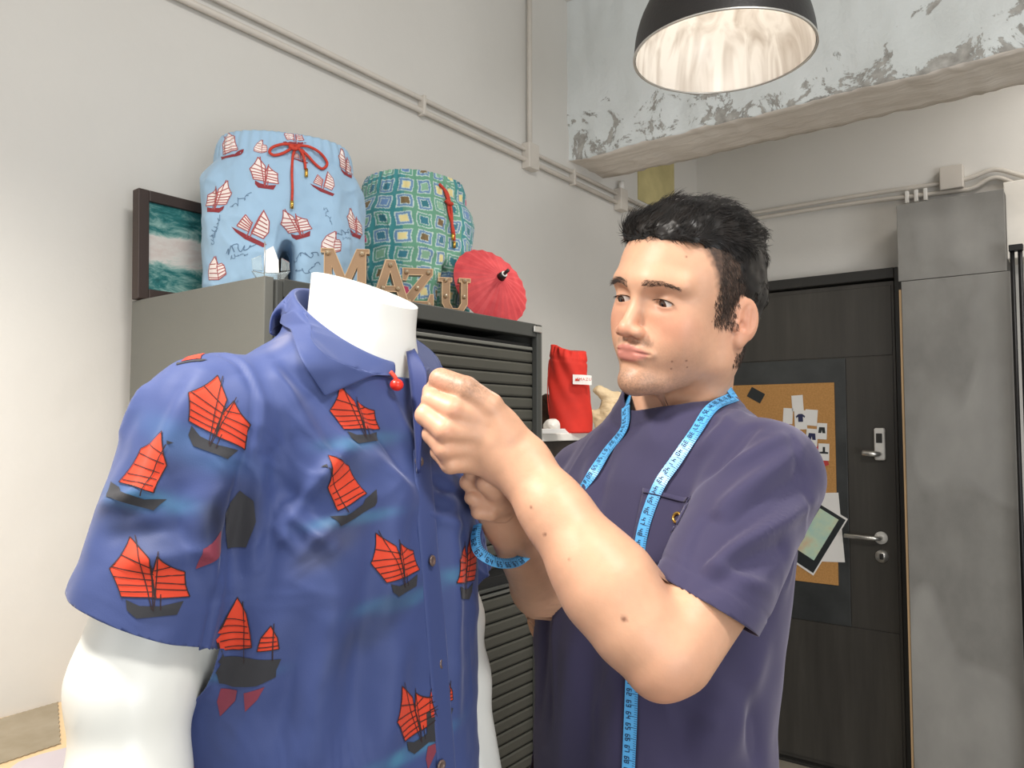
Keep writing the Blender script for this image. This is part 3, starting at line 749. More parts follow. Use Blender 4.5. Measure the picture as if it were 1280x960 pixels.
def lay_print(name, S, bvh, org, ux, uy, size, nrm, colors, mat, parent, step=0.06, lift=0.0005, lw=0.012, reach=0.09, xs=1.0, bound=None):
    """project a motif along -nrm on the cloth found by bvh; org/ux/uy/nrm in the bvh's frame"""
    org = Vector(tuple(map(float, org))); ux = Vector(tuple(map(float, ux))).normalized(); nrm = Vector(tuple(map(float, nrm))).normalized()
    ux = (ux - nrm * ux.dot(nrm)).normalized(); uy = nrm.cross(ux)
    if Vector(tuple(map(float, uy_hint(uy)))).z < 0 and False: uy = -uy
    V = []; F = []; C = []
    for li, (kind, g) in enumerate(S):
        if kind == 'line':
            a = np.array(g[0]); b = np.array(g[1]); d = b - a; L = np.linalg.norm(d); nr = np.array([-d[1], d[0]]) / L * lw / 2
            n = max(2, int(L / step)); pts = []; fs = []
            for k in range(n + 1):
                p = a + d * k / n; pts += [p - nr, p + nr]
            for k in range(n): fs.append((2 * k, 2 * k + 2, 2 * k + 3, 2 * k + 1))
            pts = np.array(pts)
        else:
            key = (kind, tuple(map(tuple, g)), step)
            if key not in _ref: _ref[key] = refine_poly([tuple(q) for q in g], step)
            pts, fs = _ref[key]
        up = lift * (1.0 + (1.0 if kind == 'line' else 0.45 if kind in ('hull', 'hull2') else 0))
        idx = []; ok = []
        for (x, y) in pts:
            o = org + ux * (float(x) * size * xs) + uy * (float(y) * size)
            h, n_, fi, ds = bvh.ray_cast(o + nrm * reach, -nrm, reach * 2)
            if h is None or n_.dot(nrm) < 0.12 or (bound is not None and not bound(h)): idx.append(-1); ok.append(False); continue
            V.append(h + n_ * up); idx.append(len(V) - 1); ok.append(True); C.append(colors[kind])
        for f in fs:
            if all(ok[i] for i in f):
                q = [idx[i] for i in f]
                if max((V[q[i]] - V[q[i - 1]]).length for i in range(len(q))) < max(3.2 * step * size, 0.004): F.append(tuple(q))
    if not F: return None
    V = np.array([tuple(v) for v in V]); nn = vnormals(V.astype(np.float64), np.array([(f[0], f[1], f[2]) for f in F]))
    F = [f if np.dot(nn[f[0]], nrm) > 0 else tuple(reversed(f)) for f in F]
    me = bpy.data.meshes.new(name); me.from_pydata([tuple(map(float, v)) for v in V], [], F)
    a = me.color_attributes.new('Col', 'FLOAT_COLOR', 'POINT'); c = np.ones((len(V), 4), np.float32); c[:, :3] = np.array(C)[:, :3]
    a.data.foreach_set('color', c.ravel())
    return link_mesh(name, me, mat, parent, True)
def uy_hint(v): return v
def bvh_of(V, T): return BVHTree.FromPolygons([tuple(map(float, v)) for v in V], [tuple(map(int, t)) for t in T])

# ------------------------------------------------------------------ swim shorts on display forms
def cloth_mat(name, rough=0.7, weave=900, sheen=0.2, bump=0.08):
    m = NT(name, rough, 0, 0.3); v = m.coord(); m.b.inputs['Sheen Weight'].default_value = sheen
    m.base(m.mix(m.noise(v, 60, 3), m.vcol(), (0.93, 0.93, 0.93, 1), 'MULTIPLY')) if False else m.base(m.vcol())
    m.bump(m.noise(v, weave, 2), bump, 0.001); return m.m
cloth_mat('printed_cotton'); cloth_mat('print_ink', 0.72, 900, 0.1, 0.04)
def shorts(root, wx, wy, hgt, bottom, colfn, step=0.0042, seed=0):
    """waist ring to two legs, one cloth mesh; local frame faces -Y"""
    fld = Field()
    hw = hgt
    tab = [(0.0, 0, 0, wx * 1.14, wy * 0.98), (hw * 0.45, 0, 0, wx * 1.22, wy * 1.18), (hw * 0.72, 0, 0.0, wx * 1.17, wy * 1.15), (hw * 0.88, 0, 0, wx * 1.02, wy * 1.04), (hw, 0, 0, wx * 0.93, wy * 0.98)]
    fld.ops = []
    s = sections([(z - 0.0, cx, cy, rx, ry) for z, cx, cy, rx, ry in tab])
    fld.add(s)
    # the notch between the legs
    fld.sub(d_fcone((0, -0.2, -0.06), (0, 0.2, -0.06), hw * 0.52, hw * 0.52, (1, 0, 0), 0.13), 0.02)
    V, Q = surf(fld, (-wx * 1.6, -wy * 1.8, -0.02), (wx * 1.6, wy * 1.8, hw + 0.02), step)
    T = tris_of(Q); V = relax(V, T, 3); N = vnormals(V, T)
    th = np.arctan2(V[:, 0], -V[:, 1]); z = V[:, 2] / hw
    V = V.copy(); amp = np.exp(-((z - 0.93) / 0.055) ** 2)
    V[:, :3] += N * ((0.0016 * np.sin(th * 46 + 2 * np.sin(th * 5)) * np.clip((z - 0.8) / 0.08, 0, 1))[:, None])
    V += N * ((0.0035 * amp - 0.003 * np.exp(-((z - 0.835) / 0.02) ** 2))[:, None])
    rd = np.clip(1 - np.abs(vnoise(V * np.array([1, 1, .7]) + seed, 22)) * 2.4, 0, 1) ** 2; V += N * (0.003 * rd * (z < .84))[:, None]
    V += N * ((0.0075 * fbm(V * np.array([1, 1, .7]) + seed, 11, 4) * np.clip((.86 - z) / .1, 0, 1) + 0.005 * np.sin(th * 9 + seed) * np.clip((0.84 - z) / 0.3, 0, 1) * np.clip(z, 0, 1))[:, None])
    V, T = clip(V, T, lambda P: P[:, 2] - 0.004); V, T = clip(V, T, lambda P: hw - 0.006 - P[:, 2])
    V = V.astype(np.float32)
    th = np.arctan2(V[:, 0], -V[:, 1])
    c = colfn(V, th, V[:, 2] / hw)
    o = np_mesh('fabric', V, T, MATS['printed_cotton'], root, True, c)
    md = o.modifiers.new('thickness', 'SOLIDIFY'); md.thickness = 0.0012; md.offset = -1
    return o, bvh_of(V, T)
simple('cord_red', (196, 62, 44), 0.75, var=0.15, nscale=200)
simple('tip_gold', (222, 178, 88), 0.25, 0.9)
ZT_ = CZ
# blue pair
pos = C2W(*pc(354, 360, 1.56)); pos = (pos[0], pos[1], CZ)
S1 = empty('swim_shorts', pos, math.radians(90 - 32), 'light blue swim shorts printed with white junk boats, red drawstring bow', 'shorts')
base1 = srgba((158, 190, 216))[:3]
so, sbv = shorts(S1, 0.132, 0.095, 0.332, 0, lambda V, th, z: np.tile(base1, (len(V), 1)) * (1 + 0.03 * fbm(V, 30, 2))[:, None], seed=1)
ink = {'sail': srgba((244, 232, 226)), 'line': srgba((170, 84, 84)), 'hull': srgba((140, 52, 58)), 'red2': srgba((190, 110, 110))}
def ext_print(root, bvh, px, py, kind, size, rot=0, cols=ink, mat='print_ink', name='boat_print', step=0.09, lw=0.03, xs=1.0, fdist=None, parent=None, mirror=False, lift=0.0005, normal=None, bound=None):
    """find the cloth under a picture point from the camera, then lay the motif there in the cloth's own frame"""
    M = Matrix.LocRotScale(root.location, root.rotation_euler, None); Mi = M.inverted()
    o = Mi @ Vector((0, 0, CAM_H)); a, b = ray(px, py); d = (Mi.to_3x3() @ Vector(tuple(C2W(a, 1, b)))).normalized()
    h, n, i, ds = bvh.ray_cast(o, d)
    if h is None: return None
    view = -d
    # smoothed normal: average over a small patch
    acc = Vector((0, 0, 0))
    ux0 = d.cross(Vector((0, 0, 1))).normalized(); uy0 = ux0.cross(d).normalized()
    for k in range(16):
        t = k * 2.4; rr = size * 0.4 * math.sqrt((k + .5) / 16)
        hh = bvh.ray_cast(o, ((h + ux0 * (rr * math.cos(t)) + uy0 * (rr * math.sin(t))) - o).normalized())
        if hh[0] is not None and (hh[0] - h).length < size: acc += hh[1]
    n = (acc + n).normalized() if normal is None else normal
    right = Vector((0, 0, 1)).cross(n)
    if right.length < 0.1: right = ux0
    right.normalize(); up = n.cross(right)
    r = math.radians(rot); ux = right * math.cos(r) + up * math.sin(r)
    S = motif(kind) if isinstance(kind, str) else kind
    if mirror: S = [(k, ((-g[0][0], g[0][1]), (-g[1][0], g[1][1])) if k == 'line' else [(-x, y) for x, y in g]) for k, g in S]
    return lay_print(name, S, bvh, h, ux, None, size, n, cols, MATS[mat], parent or root, step, lift, lw, size * 0.8 + 0.02, xs, bound)
def NOREF2():     # small fore sail and tall main sail on one long hull
    S = [('sail', [(-.42, -.1), (-.30, .28), (-.06, .12), (-.08, -.14)]), ('sail', [(.0, -.14), (.06, .34), (.12, .58), (.36, .34), (.44, .05), (.36, -.18)]), ('hull', [(-.56, -.18), (.1, -.26), (.5, -.30), (.44, -.42), (-.1, -.38), (-.4, -.28)])]
    S += [('line', ((-.41 + .03 * k, -.02 + .08 * k), (-.08 + .005 * k, -.08 + .05 * k))) for k in range(4)] + [('line', ((.01 + .02 * k, -.08 + .12 * k), (.40 + .012 * k - .01 * k * k, -.10 + .11 * k))) for k in range(5)]
    S += [('line', ((-.08, -.3), (-.06, .16))), ('line', ((.0, -.3), (.12, .6)))]
    for g in [g for k, g in S if k == 'sail']: S += [('line', (g[i - 1], g[i])) for i in range(len(g))]
    return S
def NOREF(k):
    if k == 'pair2': return NOREF2()
    return [(a, [(x, y * 0.55 - 0.03) for x, y in b] if (a == 'hull' and k == 'pair') else b) for a, b in motif(k) if a != 'red2']
for (px, py, k, s, rot, mir) in ((290, 180, 'single', .034, -6, 0), (331, 217, 'twin', .040, -14, 0), (272, 246, 'twin', .040, 4, 1), (405, 229, 'pair2', .032, -8, 0), (432, 205, 'twin', .034, -14, 0),
                       (316, 285, 'pair2', .044, -18, 0), (370, 280, 'twin', .038, 8, 0), (444, 280, 'twin', .036, -14, 0), (268, 336, 'sail_only', .036, 10, 0), (414, 302, 'sail_only', .034, 0, 0),
                       (366, 330, 'sail_only', .03, 12, 0), (325, 183, 'sail_only', .02, 0, 0), (368, 172, 'pair2', .028, 0, 1), (375, 197, 'pair2', .02, 0, 0)):
    ext_print(S1, sbv, px, py, NOREF(k), s * 1.5, rot, mirror=bool(mir))
# handwriting (felt-pen signatures)
simple('pen_ink', (84, 110, 136), 0.7)
def scribble(cx, cy, w, h, seed, n=16, rot=0.5):
    rg = random.Random(seed); pts = []
    for k in range(n):
        t = k / (n - 1); pts.append(((t - 0.5) * 1.6 + 0.12 * math.sin(k * 2.3), 0.3 * rg.uniform(-1, 1) * (1 if k % 2 else -1) * (1 - 0.5 * t)))
    L = [('line', (tuple(a), tuple(b))) for a, b in zip(catmull([(x, y, 0) for x, y in pts], 3)[:-1], catmull([(x, y, 0) for x, y in pts], 3)[1:])]
    return [('line', ((a[0], a[1]), (b[0], b[1]))) for _, (a, b) in L if math.hypot(a[0] - b[0], a[1] - b[1]) > 1e-3]
penc = {'line': srgba((92, 118, 146))}
for i, (px, py, s, rot) in enumerate(((301, 250, .03, 40), (270, 283, .028, 60), (300, 310, .036, 15), (299, 320, .022, 10), (378, 320, .034, 12), (386, 336, .03, 30), (410, 270, .022, -60), (432, 290, .03, 15), (434, 298, .016, 5), (268, 296, .022, 60))):
    ext_print(S1, sbv, px, py, scribble(0, 0, 1, 1, i + 3), s, rot, penc, name='signature', lw=0.035, step=0.2)
def drawbow(root, pts, r, name='drawstring', tips=()):
    o = tube(name, catmull(pts, 6), r, MATS['cord_red'], root, n=8)
    for t in tips: tube('cord_tip', [t[0], t[1]], r * 1.25, MATS['tip_gold'], root, n=8)
    return o
def loc_of(root, px, py, f):    # room point from picture + true distance, in the root's own frame
    M = Matrix.LocRotScale(root.location, root.rotation_euler, None).inverted()
    return np.array(M @ Vector(tuple(pw(px, py, f))))
def on_cloth(root, bvh, px, py, up):
    Mi = Matrix.LocRotScale(root.location, root.rotation_euler, None).inverted()
    o = Mi @ Vector((0, 0, CAM_H)); a, b = ray(px, py); d = (Mi.to_3x3() @ Vector(tuple(C2W(a, 1, b)))).normalized()
    h, n, i, ds = bvh.ray_cast(o, d)
    return None if h is None else np.array(h - d * up)
L = lambda *p: [q for q in (on_cloth(S1, sbv, x, y, u) for x, y, u in p) if q is not None]
drawbow(S1, L((368, 182, .004), (355, 180, .008), (341, 184, .008), (337, 190, .006), (343, 194, .006), (355, 191, .006), (368, 183, .009)), 0.0028)
drawbow(S1, L((368, 182, .006), (385, 183, .008), (400, 191, .008), (409, 204, .006), (403, 211, .005), (394, 205, .006), (382, 192, .007), (370, 184, .008)), 0.0028)
drawbow(S1, L((370, 184, .008), (366, 196, .006), (365, 215, .005), (365.5, 235, .005), (365, 251, .005)), 0.0026)
drawbow(S1, L((371, 183, .009), (378, 192, .008), (381, 203, .006), (382, 211, .006)), 0.0026)
for (x, y) in ((365, 256), (383, 216)):
    a, b = L((x, y - 5, .005), (x, y + 5, .005)); tube('cord_tip', [a, b], 0.0032, MATS['tip_gold'], S1, n=10)
drawbow(S1, L((362, 182, .008), (369, 186, .011), (374, 182, .008)), 0.0042, 'knot')
# green patterned pair
pos = C2W(*pc(517, 390, 1.86)); pos = (pos[0], pos[1], CZ)
S2 = empty('swim_shorts', pos, math.radians(90 - 5), 'teal green swim shorts patterned with small framed squares', 'shorts')
rg = np.random.RandomState(5); CEN = rg.randint(0, 7, (80, 40)); CEN[rg.rand(80, 40) < .05] = 7; JX = rg.rand(80, 40, 4)
pal = np.array([srgba(c)[:3] for c in ((52, 118, 130), (228, 212, 150), (136, 180, 150), (104, 140, 184), (56, 122, 140), (62, 120, 140), (120, 100, 66), (200, 76, 112))])
def squares(V, th, z):
    g = 0.040; u = th * 0.115 / g + 20; w = V[:, 2] / (g * 1.02) + 10; i = np.floor(u).astype(int) % 80; j = np.floor(w).astype(int) % 40
    fu = u - np.floor(u) - 0.5 + 0.05 * np.sin(w * 5 + i); fv = w - np.floor(w) - 0.5 + 0.05 * np.sin(u * 4 + j)
    d = np.maximum(np.abs(fu), np.abs(fv)) + 0.02 * (JX[i, j, 0] - .5)
    base = np.where((np.sin(u * 0.9) > 0)[:, None], srgba((64, 138, 142))[:3], srgba((104, 158, 132))[:3])
    c = base.copy(); wh = srgba((196, 214, 208))[:3]; bl = np.where((JX[i, j, 1] > 0.4)[:, None], srgba((104, 140, 176))[:3], srgba((96, 156, 138))[:3])
    c[(d < 0.40) & (d > 0.35)] = wh; s = d <= 0.35; c[s] = bl[s]
    s = (d < 0.235); c[s] = wh; s = d < 0.195; c[s] = pal[CEN[i, j]][s]; return c
def shorts2():
    global _g
    return shorts(S2, 0.125, 0.105, 0.352, 0, squares, step=0.0023, seed=4)
so2, sbv2 = shorts2()
sub = so2.modifiers.new('fine', 'SUBSURF') if False else None
L2 = lambda *p: [q for q in (on_cloth(S2, sbv2, x, y, u) for x, y, u in p) if q is not None]
drawbow(S2, L2((549, 230, .004), (556, 238, .007), (560, 250, .008), (564, 262, .007), (565, 280, .006), (566, 292, .006)), 0.0036)
drawbow(S2, L2((549, 230, .004), (559, 241, .009), (563, 256, .010)), 0.0030)
drawbow(S2, L2((560, 250, .008), (561, 265, .006), (567, 288, .006), (568, 301, .005)), 0.0030)
drawbow(S2, L2((557, 250, .010), (561, 254, .012), (565, 255, .010)), 0.005, 'knot')
for (x, y) in ((566, 296), (568, 306)):
    q = L2((x, y - 4, .006), (x, y + 4, .006))
    if len(q) == 2: tube('cord_tip', q, 0.0036, MATS['tip_gold'], S2, n=10)

# ------------------------------------------------------------------ brass marquee letters along the cabinet's front edge
simple('letter_brass', (168, 132, 92), 0.35, 0.6, var=0.08)
simple('letter_face', (150, 120, 90), 0.5, 0.3)
simple('letter_rim', (196, 164, 128), 0.35, 0.5)
m = NT('bulb_glass', 0.05, 0.0, 1.0); m.base(srgb(235, 215, 180)); m.b.inputs['Transmission Weight'].default_value = 0.6
LET = {
 'M': ([[(0, 0), (.30, 0), (.30, .1), (.24, .1), (.24, .60), (.46, .08), (.56, .08), (.78, .60), (.78, .1), (.72, .1), (.72, 0), (1.04, 0), (1.04, .1), (.97, .1), (.97, .9), (1.04, .9), (1.04, 1), (.76, 1), (.52, .42), (.28, 1), (0, 1), (0, .9), (.07, .9), (.07, .1), (0, .1)]], [(.15, .9), (.88, .9), (.15, .12), (.88, .12)]),
 'A': ([[(0, 0), (.30, 0), (.30, .1), (.24, .1), (.30, .26), (.60, .26), (.66, .1), (.60, .1), (.60, 0), (.92, 0), (.92, .1), (.86, .1), (.56, 1), (.34, 1), (.06, .1), (0, .1)], [(.36, .40), (.54, .40), (.45, .72)]], [(.45, .88), (.28, .34), (.62, .34), (.14, .06), (.76, .06)]),
 'Z': ([[(0, 0), (.82, 0), (.82, .36), (.72, .36), (.66, .18), (.32, .18), (.80, .84), (.80, 1), (.04, 1), (.04, .68), (.14, .68), (.20, .82), (.52, .82), (0, .16)]], [(.14, .9), (.68, .9), (.40, .5), (.12, .1), (.7, .1)]),
 'U': ([[(.10, .30), (.10, .88), (0, .88), (0, 1), (.38, 1), (.38, .88), (.32, .88), (.32, .32), (.40, .18), (.54, .18), (.62, .32), (.62, .88), (.56, .88), (.56, 1), (.88, 1), (.88, .88), (.80, .88), (.80, .28), (.66, .06), (.54, 0), (.38, 0), (.24, .06)]], [(.2, .93), (.72, .93), (.2, .5), (.7, .5), (.46, .08)]),
}
def letter(ch, px, f, hh, rz, label):
    loops, bulbs = LET[ch]; D = 0.020
    q = pw(px, 400, f)
    root = empty('marquee_letter', (q[0], q[1], CZ), rz, label, 'letter', 'brass marquee letters')
    w = max(x for x, y in loops[0]); X = lambda p: ((p[0] - w / 2) * hh, p[1] * hh)
    from mathutils.geometry import delaunay_2d_cdt
    vs = []; fs = []
    for lp in loops:
        s = len(vs); vs += [Vector(X(p)) for p in lp]; fs.append(list(range(s, s + len(lp))))
    if len(fs) > 1: fs[1] = fs[1] if _area([vs[i] for i in fs[1]]) * _area([vs[i] for i in fs[0]]) < 0 else fs[1][::-1]
    r = delaunay_2d_cdt(vs, [(l[i], l[(i + 1) % len(l)]) for l in fs for i in range(len(l))], [], 0, 1e-7)
    def inside(x, y):
        c = False
        for lp in loops:
            P = [X(p) for p in lp]
            for i in range(len(P)):
                (xi, yi), (xj, yj) = P[i], P[i - 1]
                if ((yi > y) != (yj > y)) and (x < (xj - xi) * (y - yi) / (yj - yi) + xi): c = not c
        return c
    tri = [t for t in r[2] if inside(sum(r[0][i].x for i in t) / 3, sum(r[0][i].y for i in t) / 3)]
    n = len(r[0])
    # recessed face + back plate + side walls + front rim
    V = [(v.x, -D * 0.45, v.y) for v in r[0]] + [(v.x, D / 2, v.y) for v in r[0]]
    F = [tuple(t) for t in tri] + [tuple(i + n for i in reversed(t)) for t in tri]
    vf_obj('face', V, F, MATS['letter_face'], root)
    parts = []
    for lp in loops:
        P = [X(p) for p in lp]; k = len(P); sgn = 1
        ins = offset_loop(P, 0.0016 if _area([Vector(p) for p in P]) > 0 else -0.0016)
        if lp is not loops[0]: ins = offset_loop(P, -0.0016 if _area([Vector(p) for p in P]) > 0 else 0.0016)
        V = [(x, -D / 2, z) for x, z in P] + [(x, D / 2, z) for x, z in P] + [(x, -D / 2, z) for x, z in ins] + [(x, -D * 0.42, z) for x, z in ins]
        F = []
        for i in range(k):
            j = (i + 1) % k; F += [(i, j, j + k, i + k), (i, i + 2 * k, j + 2 * k, j), (i + 2 * k, i + 3 * k, j + 3 * k, j + 2 * k)]
        parts.append((V, F))
    V, F = merge_vf(parts); vf_obj('rim', V, F, MATS['letter_rim'], root)
    for bx, by in bulbs:
        x, z = X((bx, by)); b = bmesh.new(); bmesh.ops.create_uvsphere(b, u_segments=12, v_segments=8, radius=0.0048)
        for v in b.verts: v.co = Vector((v.co.x + x, v.co.y * 1.2 - D * 0.55, v.co.z + z))
        bm_obj('bulb', b, MATS['bulb_glass'], root, True)
    return root
def _area(P): return 0.5 * sum(P[i - 1][0] * P[i][1] - P[i][0] * P[i - 1][1] for i in range(len(P)))
def offset_loop(P, d):
    out = []; n = len(P)
    for i in range(n):
        a, b, c = (np.array(P[i - 1]), np.array(P[i]), np.array(P[(i + 1) % n]))
        u = (b - a) / np.linalg.norm(b - a); v = (c - b) / np.linalg.norm(c - b); nu = np.array([-u[1], u[0]]); nv = np.array([-v[1], v[0]])
        m_ = nu + nv; m_ = m_ / max(0.3, np.dot(m_, nu)); out.append(tuple(b + m_ * d))
    return out
LR = math.radians(52)
letter('M', 431, 1.43, 0.086, LR - 0.12, 'brass bulb-lit letter M behind the mannequin neck')
letter('A', 487, 1.535, 0.088, LR + 0.05, 'brass bulb-lit letter A between the M and the Z')
letter('Z', 521, 1.60, 0.084, LR - 0.05, 'brass bulb-lit letter Z between the A and the U')
letter('U', 567, 1.70, 0.083, LR, 'brass bulb-lit letter U beside the red parasol')

# ------------------------------------------------------------------ framed wave photo leaning behind the shorts
simple('frame_brown', (58, 44, 38), 0.5)
m = NT('sea_picture', 0.25); v = m.coord(scale=(1, 1, 1)); sp = m.n.new('ShaderNodeSeparateXYZ'); m.l.new(v, sp.inputs[0])
nz = m.noise(m.coord(scale=(5, 5, 13)), 2.8, 10, 0.68, 0.6)
mr = m.n.new('ShaderNodeMapRange'); mr.inputs[1].default_value = 0.02; mr.inputs[2].default_value = 0.2; m.l.new(sp.outputs[2], mr.inputs[0])
band = m.ramp(mr.outputs[0], [(0.0, (0.06, 0.06, 0.06, 1)), (0.25, (0.12, 0.12, 0.12, 1)), (0.42, (0.42, 0.42, 0.42, 1)), (0.60, (0.44, 0.44, 0.44, 1)), (0.68, (0.1, 0.1, 0.1, 1)), (1.0, (0.0, 0.0, 0.0, 1))])
ad = m.n.new('ShaderNodeMath'); ad.operation = 'ADD'; m.l.new(nz, ad.inputs[0]); m.l.new(band, ad.inputs[1])
m.base(m.ramp(ad.outputs[0], [(0.40, srgb(16, 62, 66)), (0.54, srgb(48, 112, 110)), (0.68, srgb(132, 168, 160)), (0.82, srgb(212, 206, 198)), (1.0, srgb(204, 190, 182))]))
q0 = onx(172, 235, -1.475); q1 = onx(168, 370, -1.475)
fh = q0[2] - CZ; fy = q0[1]; fw = 0.33
fr = empty('picture_frame', (-1.475, fy, CZ), math.radians(0), 'dark framed photograph of breaking sea waves leaning behind blue shorts', 'picture')
fr.rotation_euler = (0, math.radians(-2), 0)
bw = 0.022
box('frame', (-0.012, 0, 0.001), (0.012, bw, fh), MATS['frame_brown'], fr, 0.0015)
box('frame', (-0.012, fw - bw, 0.001), (0.012, fw, fh), MATS['frame_brown'], fr, 0.0015)
box('frame', (-0.012, bw, fh - bw), (0.012, fw - bw, fh), MATS['frame_brown'], fr, 0.0015)
box('frame', (-0.012, bw, 0.001), (0.012, fw - bw, bw), MATS['frame_brown'], fr, 0.0015)
box('printed_picture', (-0.008, bw, bw), (0.006, fw - bw, fh - bw), MATS['sea_picture'], fr)

# ------------------------------------------------------------------ small glass junk ship
m = NT('clear_glass', 0.03, 0, 0.8); m.base(srgb(232, 240, 240)); m.b.inputs['Transmission Weight'].default_value = 0.85; m.b.inputs['IOR'].default_value = 1.45
gp = onx(338, 348, -1.10)
gs = empty('glass_ship', (gp[0], gp[1], CZ), math.radians(60), 'small clear glass sailing junk on the cabinet edge below blue shorts', 'ornament')
def slab(name, poly, d, mat, root, y=0.0, bev=0):
    n = len(poly); V = [(x, y - d / 2, z) for x, z in poly] + [(x, y + d / 2, z) for x, z in poly]
    F = [tuple(range(n)), tuple(reversed(range(n, 2 * n)))] + [(i, i + n, (i + 1) % n + n, (i + 1) % n) for i in range(n)]
    return vf_obj(name, V, F, mat, root)
slab('hull', [(-.030, .014), (-.022, .002), (.020, .002), (.032, .018), (.015, .014), (-.012, .012)], 0.012, MATS['clear_glass'], gs)
slab('sail', [(-.029, .016), (-.031, .034), (-.016, .042), (-.013, .016)], 0.004, MATS['clear_glass'], gs)
slab('sail', [(-.008, .014), (-.008, .052), (.004, .060), (.013, .036), (.014, .014)], 0.004, MATS['white_enamel'], gs, 0.004)
slab('sail', [(.017, .018), (.018, .040), (.030, .034), (.031, .020)], 0.004, MATS['clear_glass'], gs)
tube('mast', [(-.010, 0, .004), (-.010, 0, .066)], 0.0009, MATS['chrome'], gs, n=6)

# ------------------------------------------------------------------ little red paper parasol
m = NT('parasol_paper', 0.65); v = m.coord()
m.base(m.ramp(m.noise(v, 30, 6), [(0.3, srgb(178, 48, 56)), (0.7, srgb(204, 72, 76))])); m.bump(m.noise(v, 80, 4), 0.2, 0.002)
simple('dark_lacquer', (36, 26, 24), 0.4)
pq = pw(616, 358, 1.80)
par = bpy.data.objects.new('paper_parasol', None); COL.objects.link(par)
tagp(par, 'small open red paper parasol lying on the cabinet top', 'parasol')
apex = pw(638, 336, 1.735); cen = pw(614, 358, 1.79)
ax = Vector(tuple(apex - cen)).normalized(); ax = (ax + Vector((-SY, CY, 0)) * -0.1).normalized()
par.location = tuple(cen); par.rotation_euler = ax.to_track_quat('Z', 'Y').to_euler()
NR = 24; R = 0.101; V = [(0, 0, 0.046)]; F = []; rings = 5
for k in range(1, rings + 1):
    t = k / rings
    for j in range(NR * 2):
        a = math.pi * j / NR; rr = R * t * (1.0 if j % 2 == 0 else 0.985)
        V.append((rr * math.cos(a), rr * math.sin(a), 0.046 * (1 - t) - 0.004 * math.sin(math.pi * t) * -1 - (0.0022 * t if j % 2 else 0)))
for j in range(NR * 2): F.append((0, 1 + j, 1 + (j + 1) % (NR * 2)))
for k in range(rings - 1):
    for j in range(NR * 2):
        a = 1 + k * NR * 2 + j; b = 1 + k * NR * 2 + (j + 1) % (NR * 2); F.append((a, a + NR * 2, b + NR * 2, b))
o = vf_obj('canopy', V, F, MATS['parasol_paper'], par); md = o.modifiers.new('t', 'SOLIDIFY'); md.thickness = 0.0012
rb = box_bm((0.006, -0.0007, -0.003), (0.098, 0.0007, -0.0008)); rme = bpy.data.meshes.new('rib'); rb.to_mesh(rme); rb.free(); rme.materials.append(MATS['light_wood'])
for j in range(NR):
    o = bpy.data.objects.new('rib', rme); COL.objects.link(o); o.parent = par; o.location = (0, 0, 0.044); o.rotation_euler = (0, math.atan2(0.046, R), 2 * math.pi * j / NR)
tube('ferrule', [(0, 0, 0.040), (0, 0, 0.058)], [0.011, 0.008], MATS['dark_lacquer'], par, n=16)
tube('tip', [(0, 0, 0.056), (0, 0, 0.074)], 0.004, MATS['dark_lacquer'], par, n=10)
tube('collar', [(0, 0, 0.0565), (0, 0, 0.0585)], 0.0075, MATS['white_enamel'], par, n=16)
tube('stick', [(0, 0, 0.044), (0, 0, -0.07)], 0.003, MATS['light_wood'], par, n=8)

# ------------------------------------------------------------------ white shelf unit beyond the cabinet with what stands on it
simple('shelf_white', (236, 232, 224), 0.4); simple('shelf_dark', (48, 40, 34), 0.6)
sz = 1.466
sh = empty('bookcase', (-1.31, 2.2, 0), label='dark bookcase with a white top beyond the grey cabinet', cat='bookcase')
SX1 = onx(700, 552, -1.2)[1]
W(box('top_board', (WX + 0.002, 1.56, sz - 0.02), (-1.12, 3.0, sz), MATS['shelf_white'], bev=0.002), sh)
W(box('apron', (WX + 0.01, 1.57, sz - 0.066), (-1.13, 2.99, sz - 0.021), MATS['shelf_dark'], bev=0.001), sh)
W(box('side_panel', (WX + 0.01, 2.96, 0), (-1.135, 2.98, sz - 0.067), MATS['shelf_dark']), sh)
W(box('side_panel', (WX + 0.01, 1.58, 0), (-1.135, 1.60, sz - 0.067), MATS['shelf_dark']), sh)
W(box('back_panel', (WX + 0.003, 1.57, 0), (WX + 0.012, 2.98, sz - 0.067), MATS['recess_black']), sh)
for z in (0.08, 0.55, 1.0): W(box('shelf', (WX + 0.012, 1.6, z), (-1.14, 2.96, z + 0.02), MATS['shelf_dark']), sh)
# red drawstring bag
simple('tag_white', (242, 236, 230), 0.6); simple('red_canvas', (206, 44, 30), 0.8, var=0.12, nscale=14, bump=0.2, bscale=500)
bq = pw(713, 540, 2.12); bag = empty('drawstring_bag', (bq[0], bq[1], sz), YAW, 'upright red canvas drawstring bag with a white brand tag', 'bag')
V = []; F = []; nz, na = 44, 64; H = 0.232
for i in range(nz + 1):
    t = i / nz
    for j in range(na):
        a = 2 * math.pi * j / na; rx = 0.056 - 0.004 * t + 0.004 * math.sin(3 * t + 1); ry = 0.045
        top = max(0, (t - 0.86) / 0.14); rx *= 1 - 0.10 * top * top; ry *= 1 - 0.25 * top
        w = 0.0025 * math.sin(a * 3 + t * 7) + 0.002 * math.sin(a * 7 + t * 16) * (0.4 + t) + 0.0035 * math.sin(a * 17) * top * 1.6 + (-0.003 * math.exp(-((t - 0.86) / 0.012) ** 2))
        zz = t * H + 0.004 * math.sin(a * 2 + 1) * top + 0.010 * math.sin(a - 1.2) * t * t
        V.append(((rx + w) * math.cos(a) - 0.006 * t, (ry + w) * math.sin(a), zz))
for i in range(nz):
    for j in range(na):
        a = i * na + j; b = i * na + (j + 1) % na; F.append((a, b, b + na, a + na))
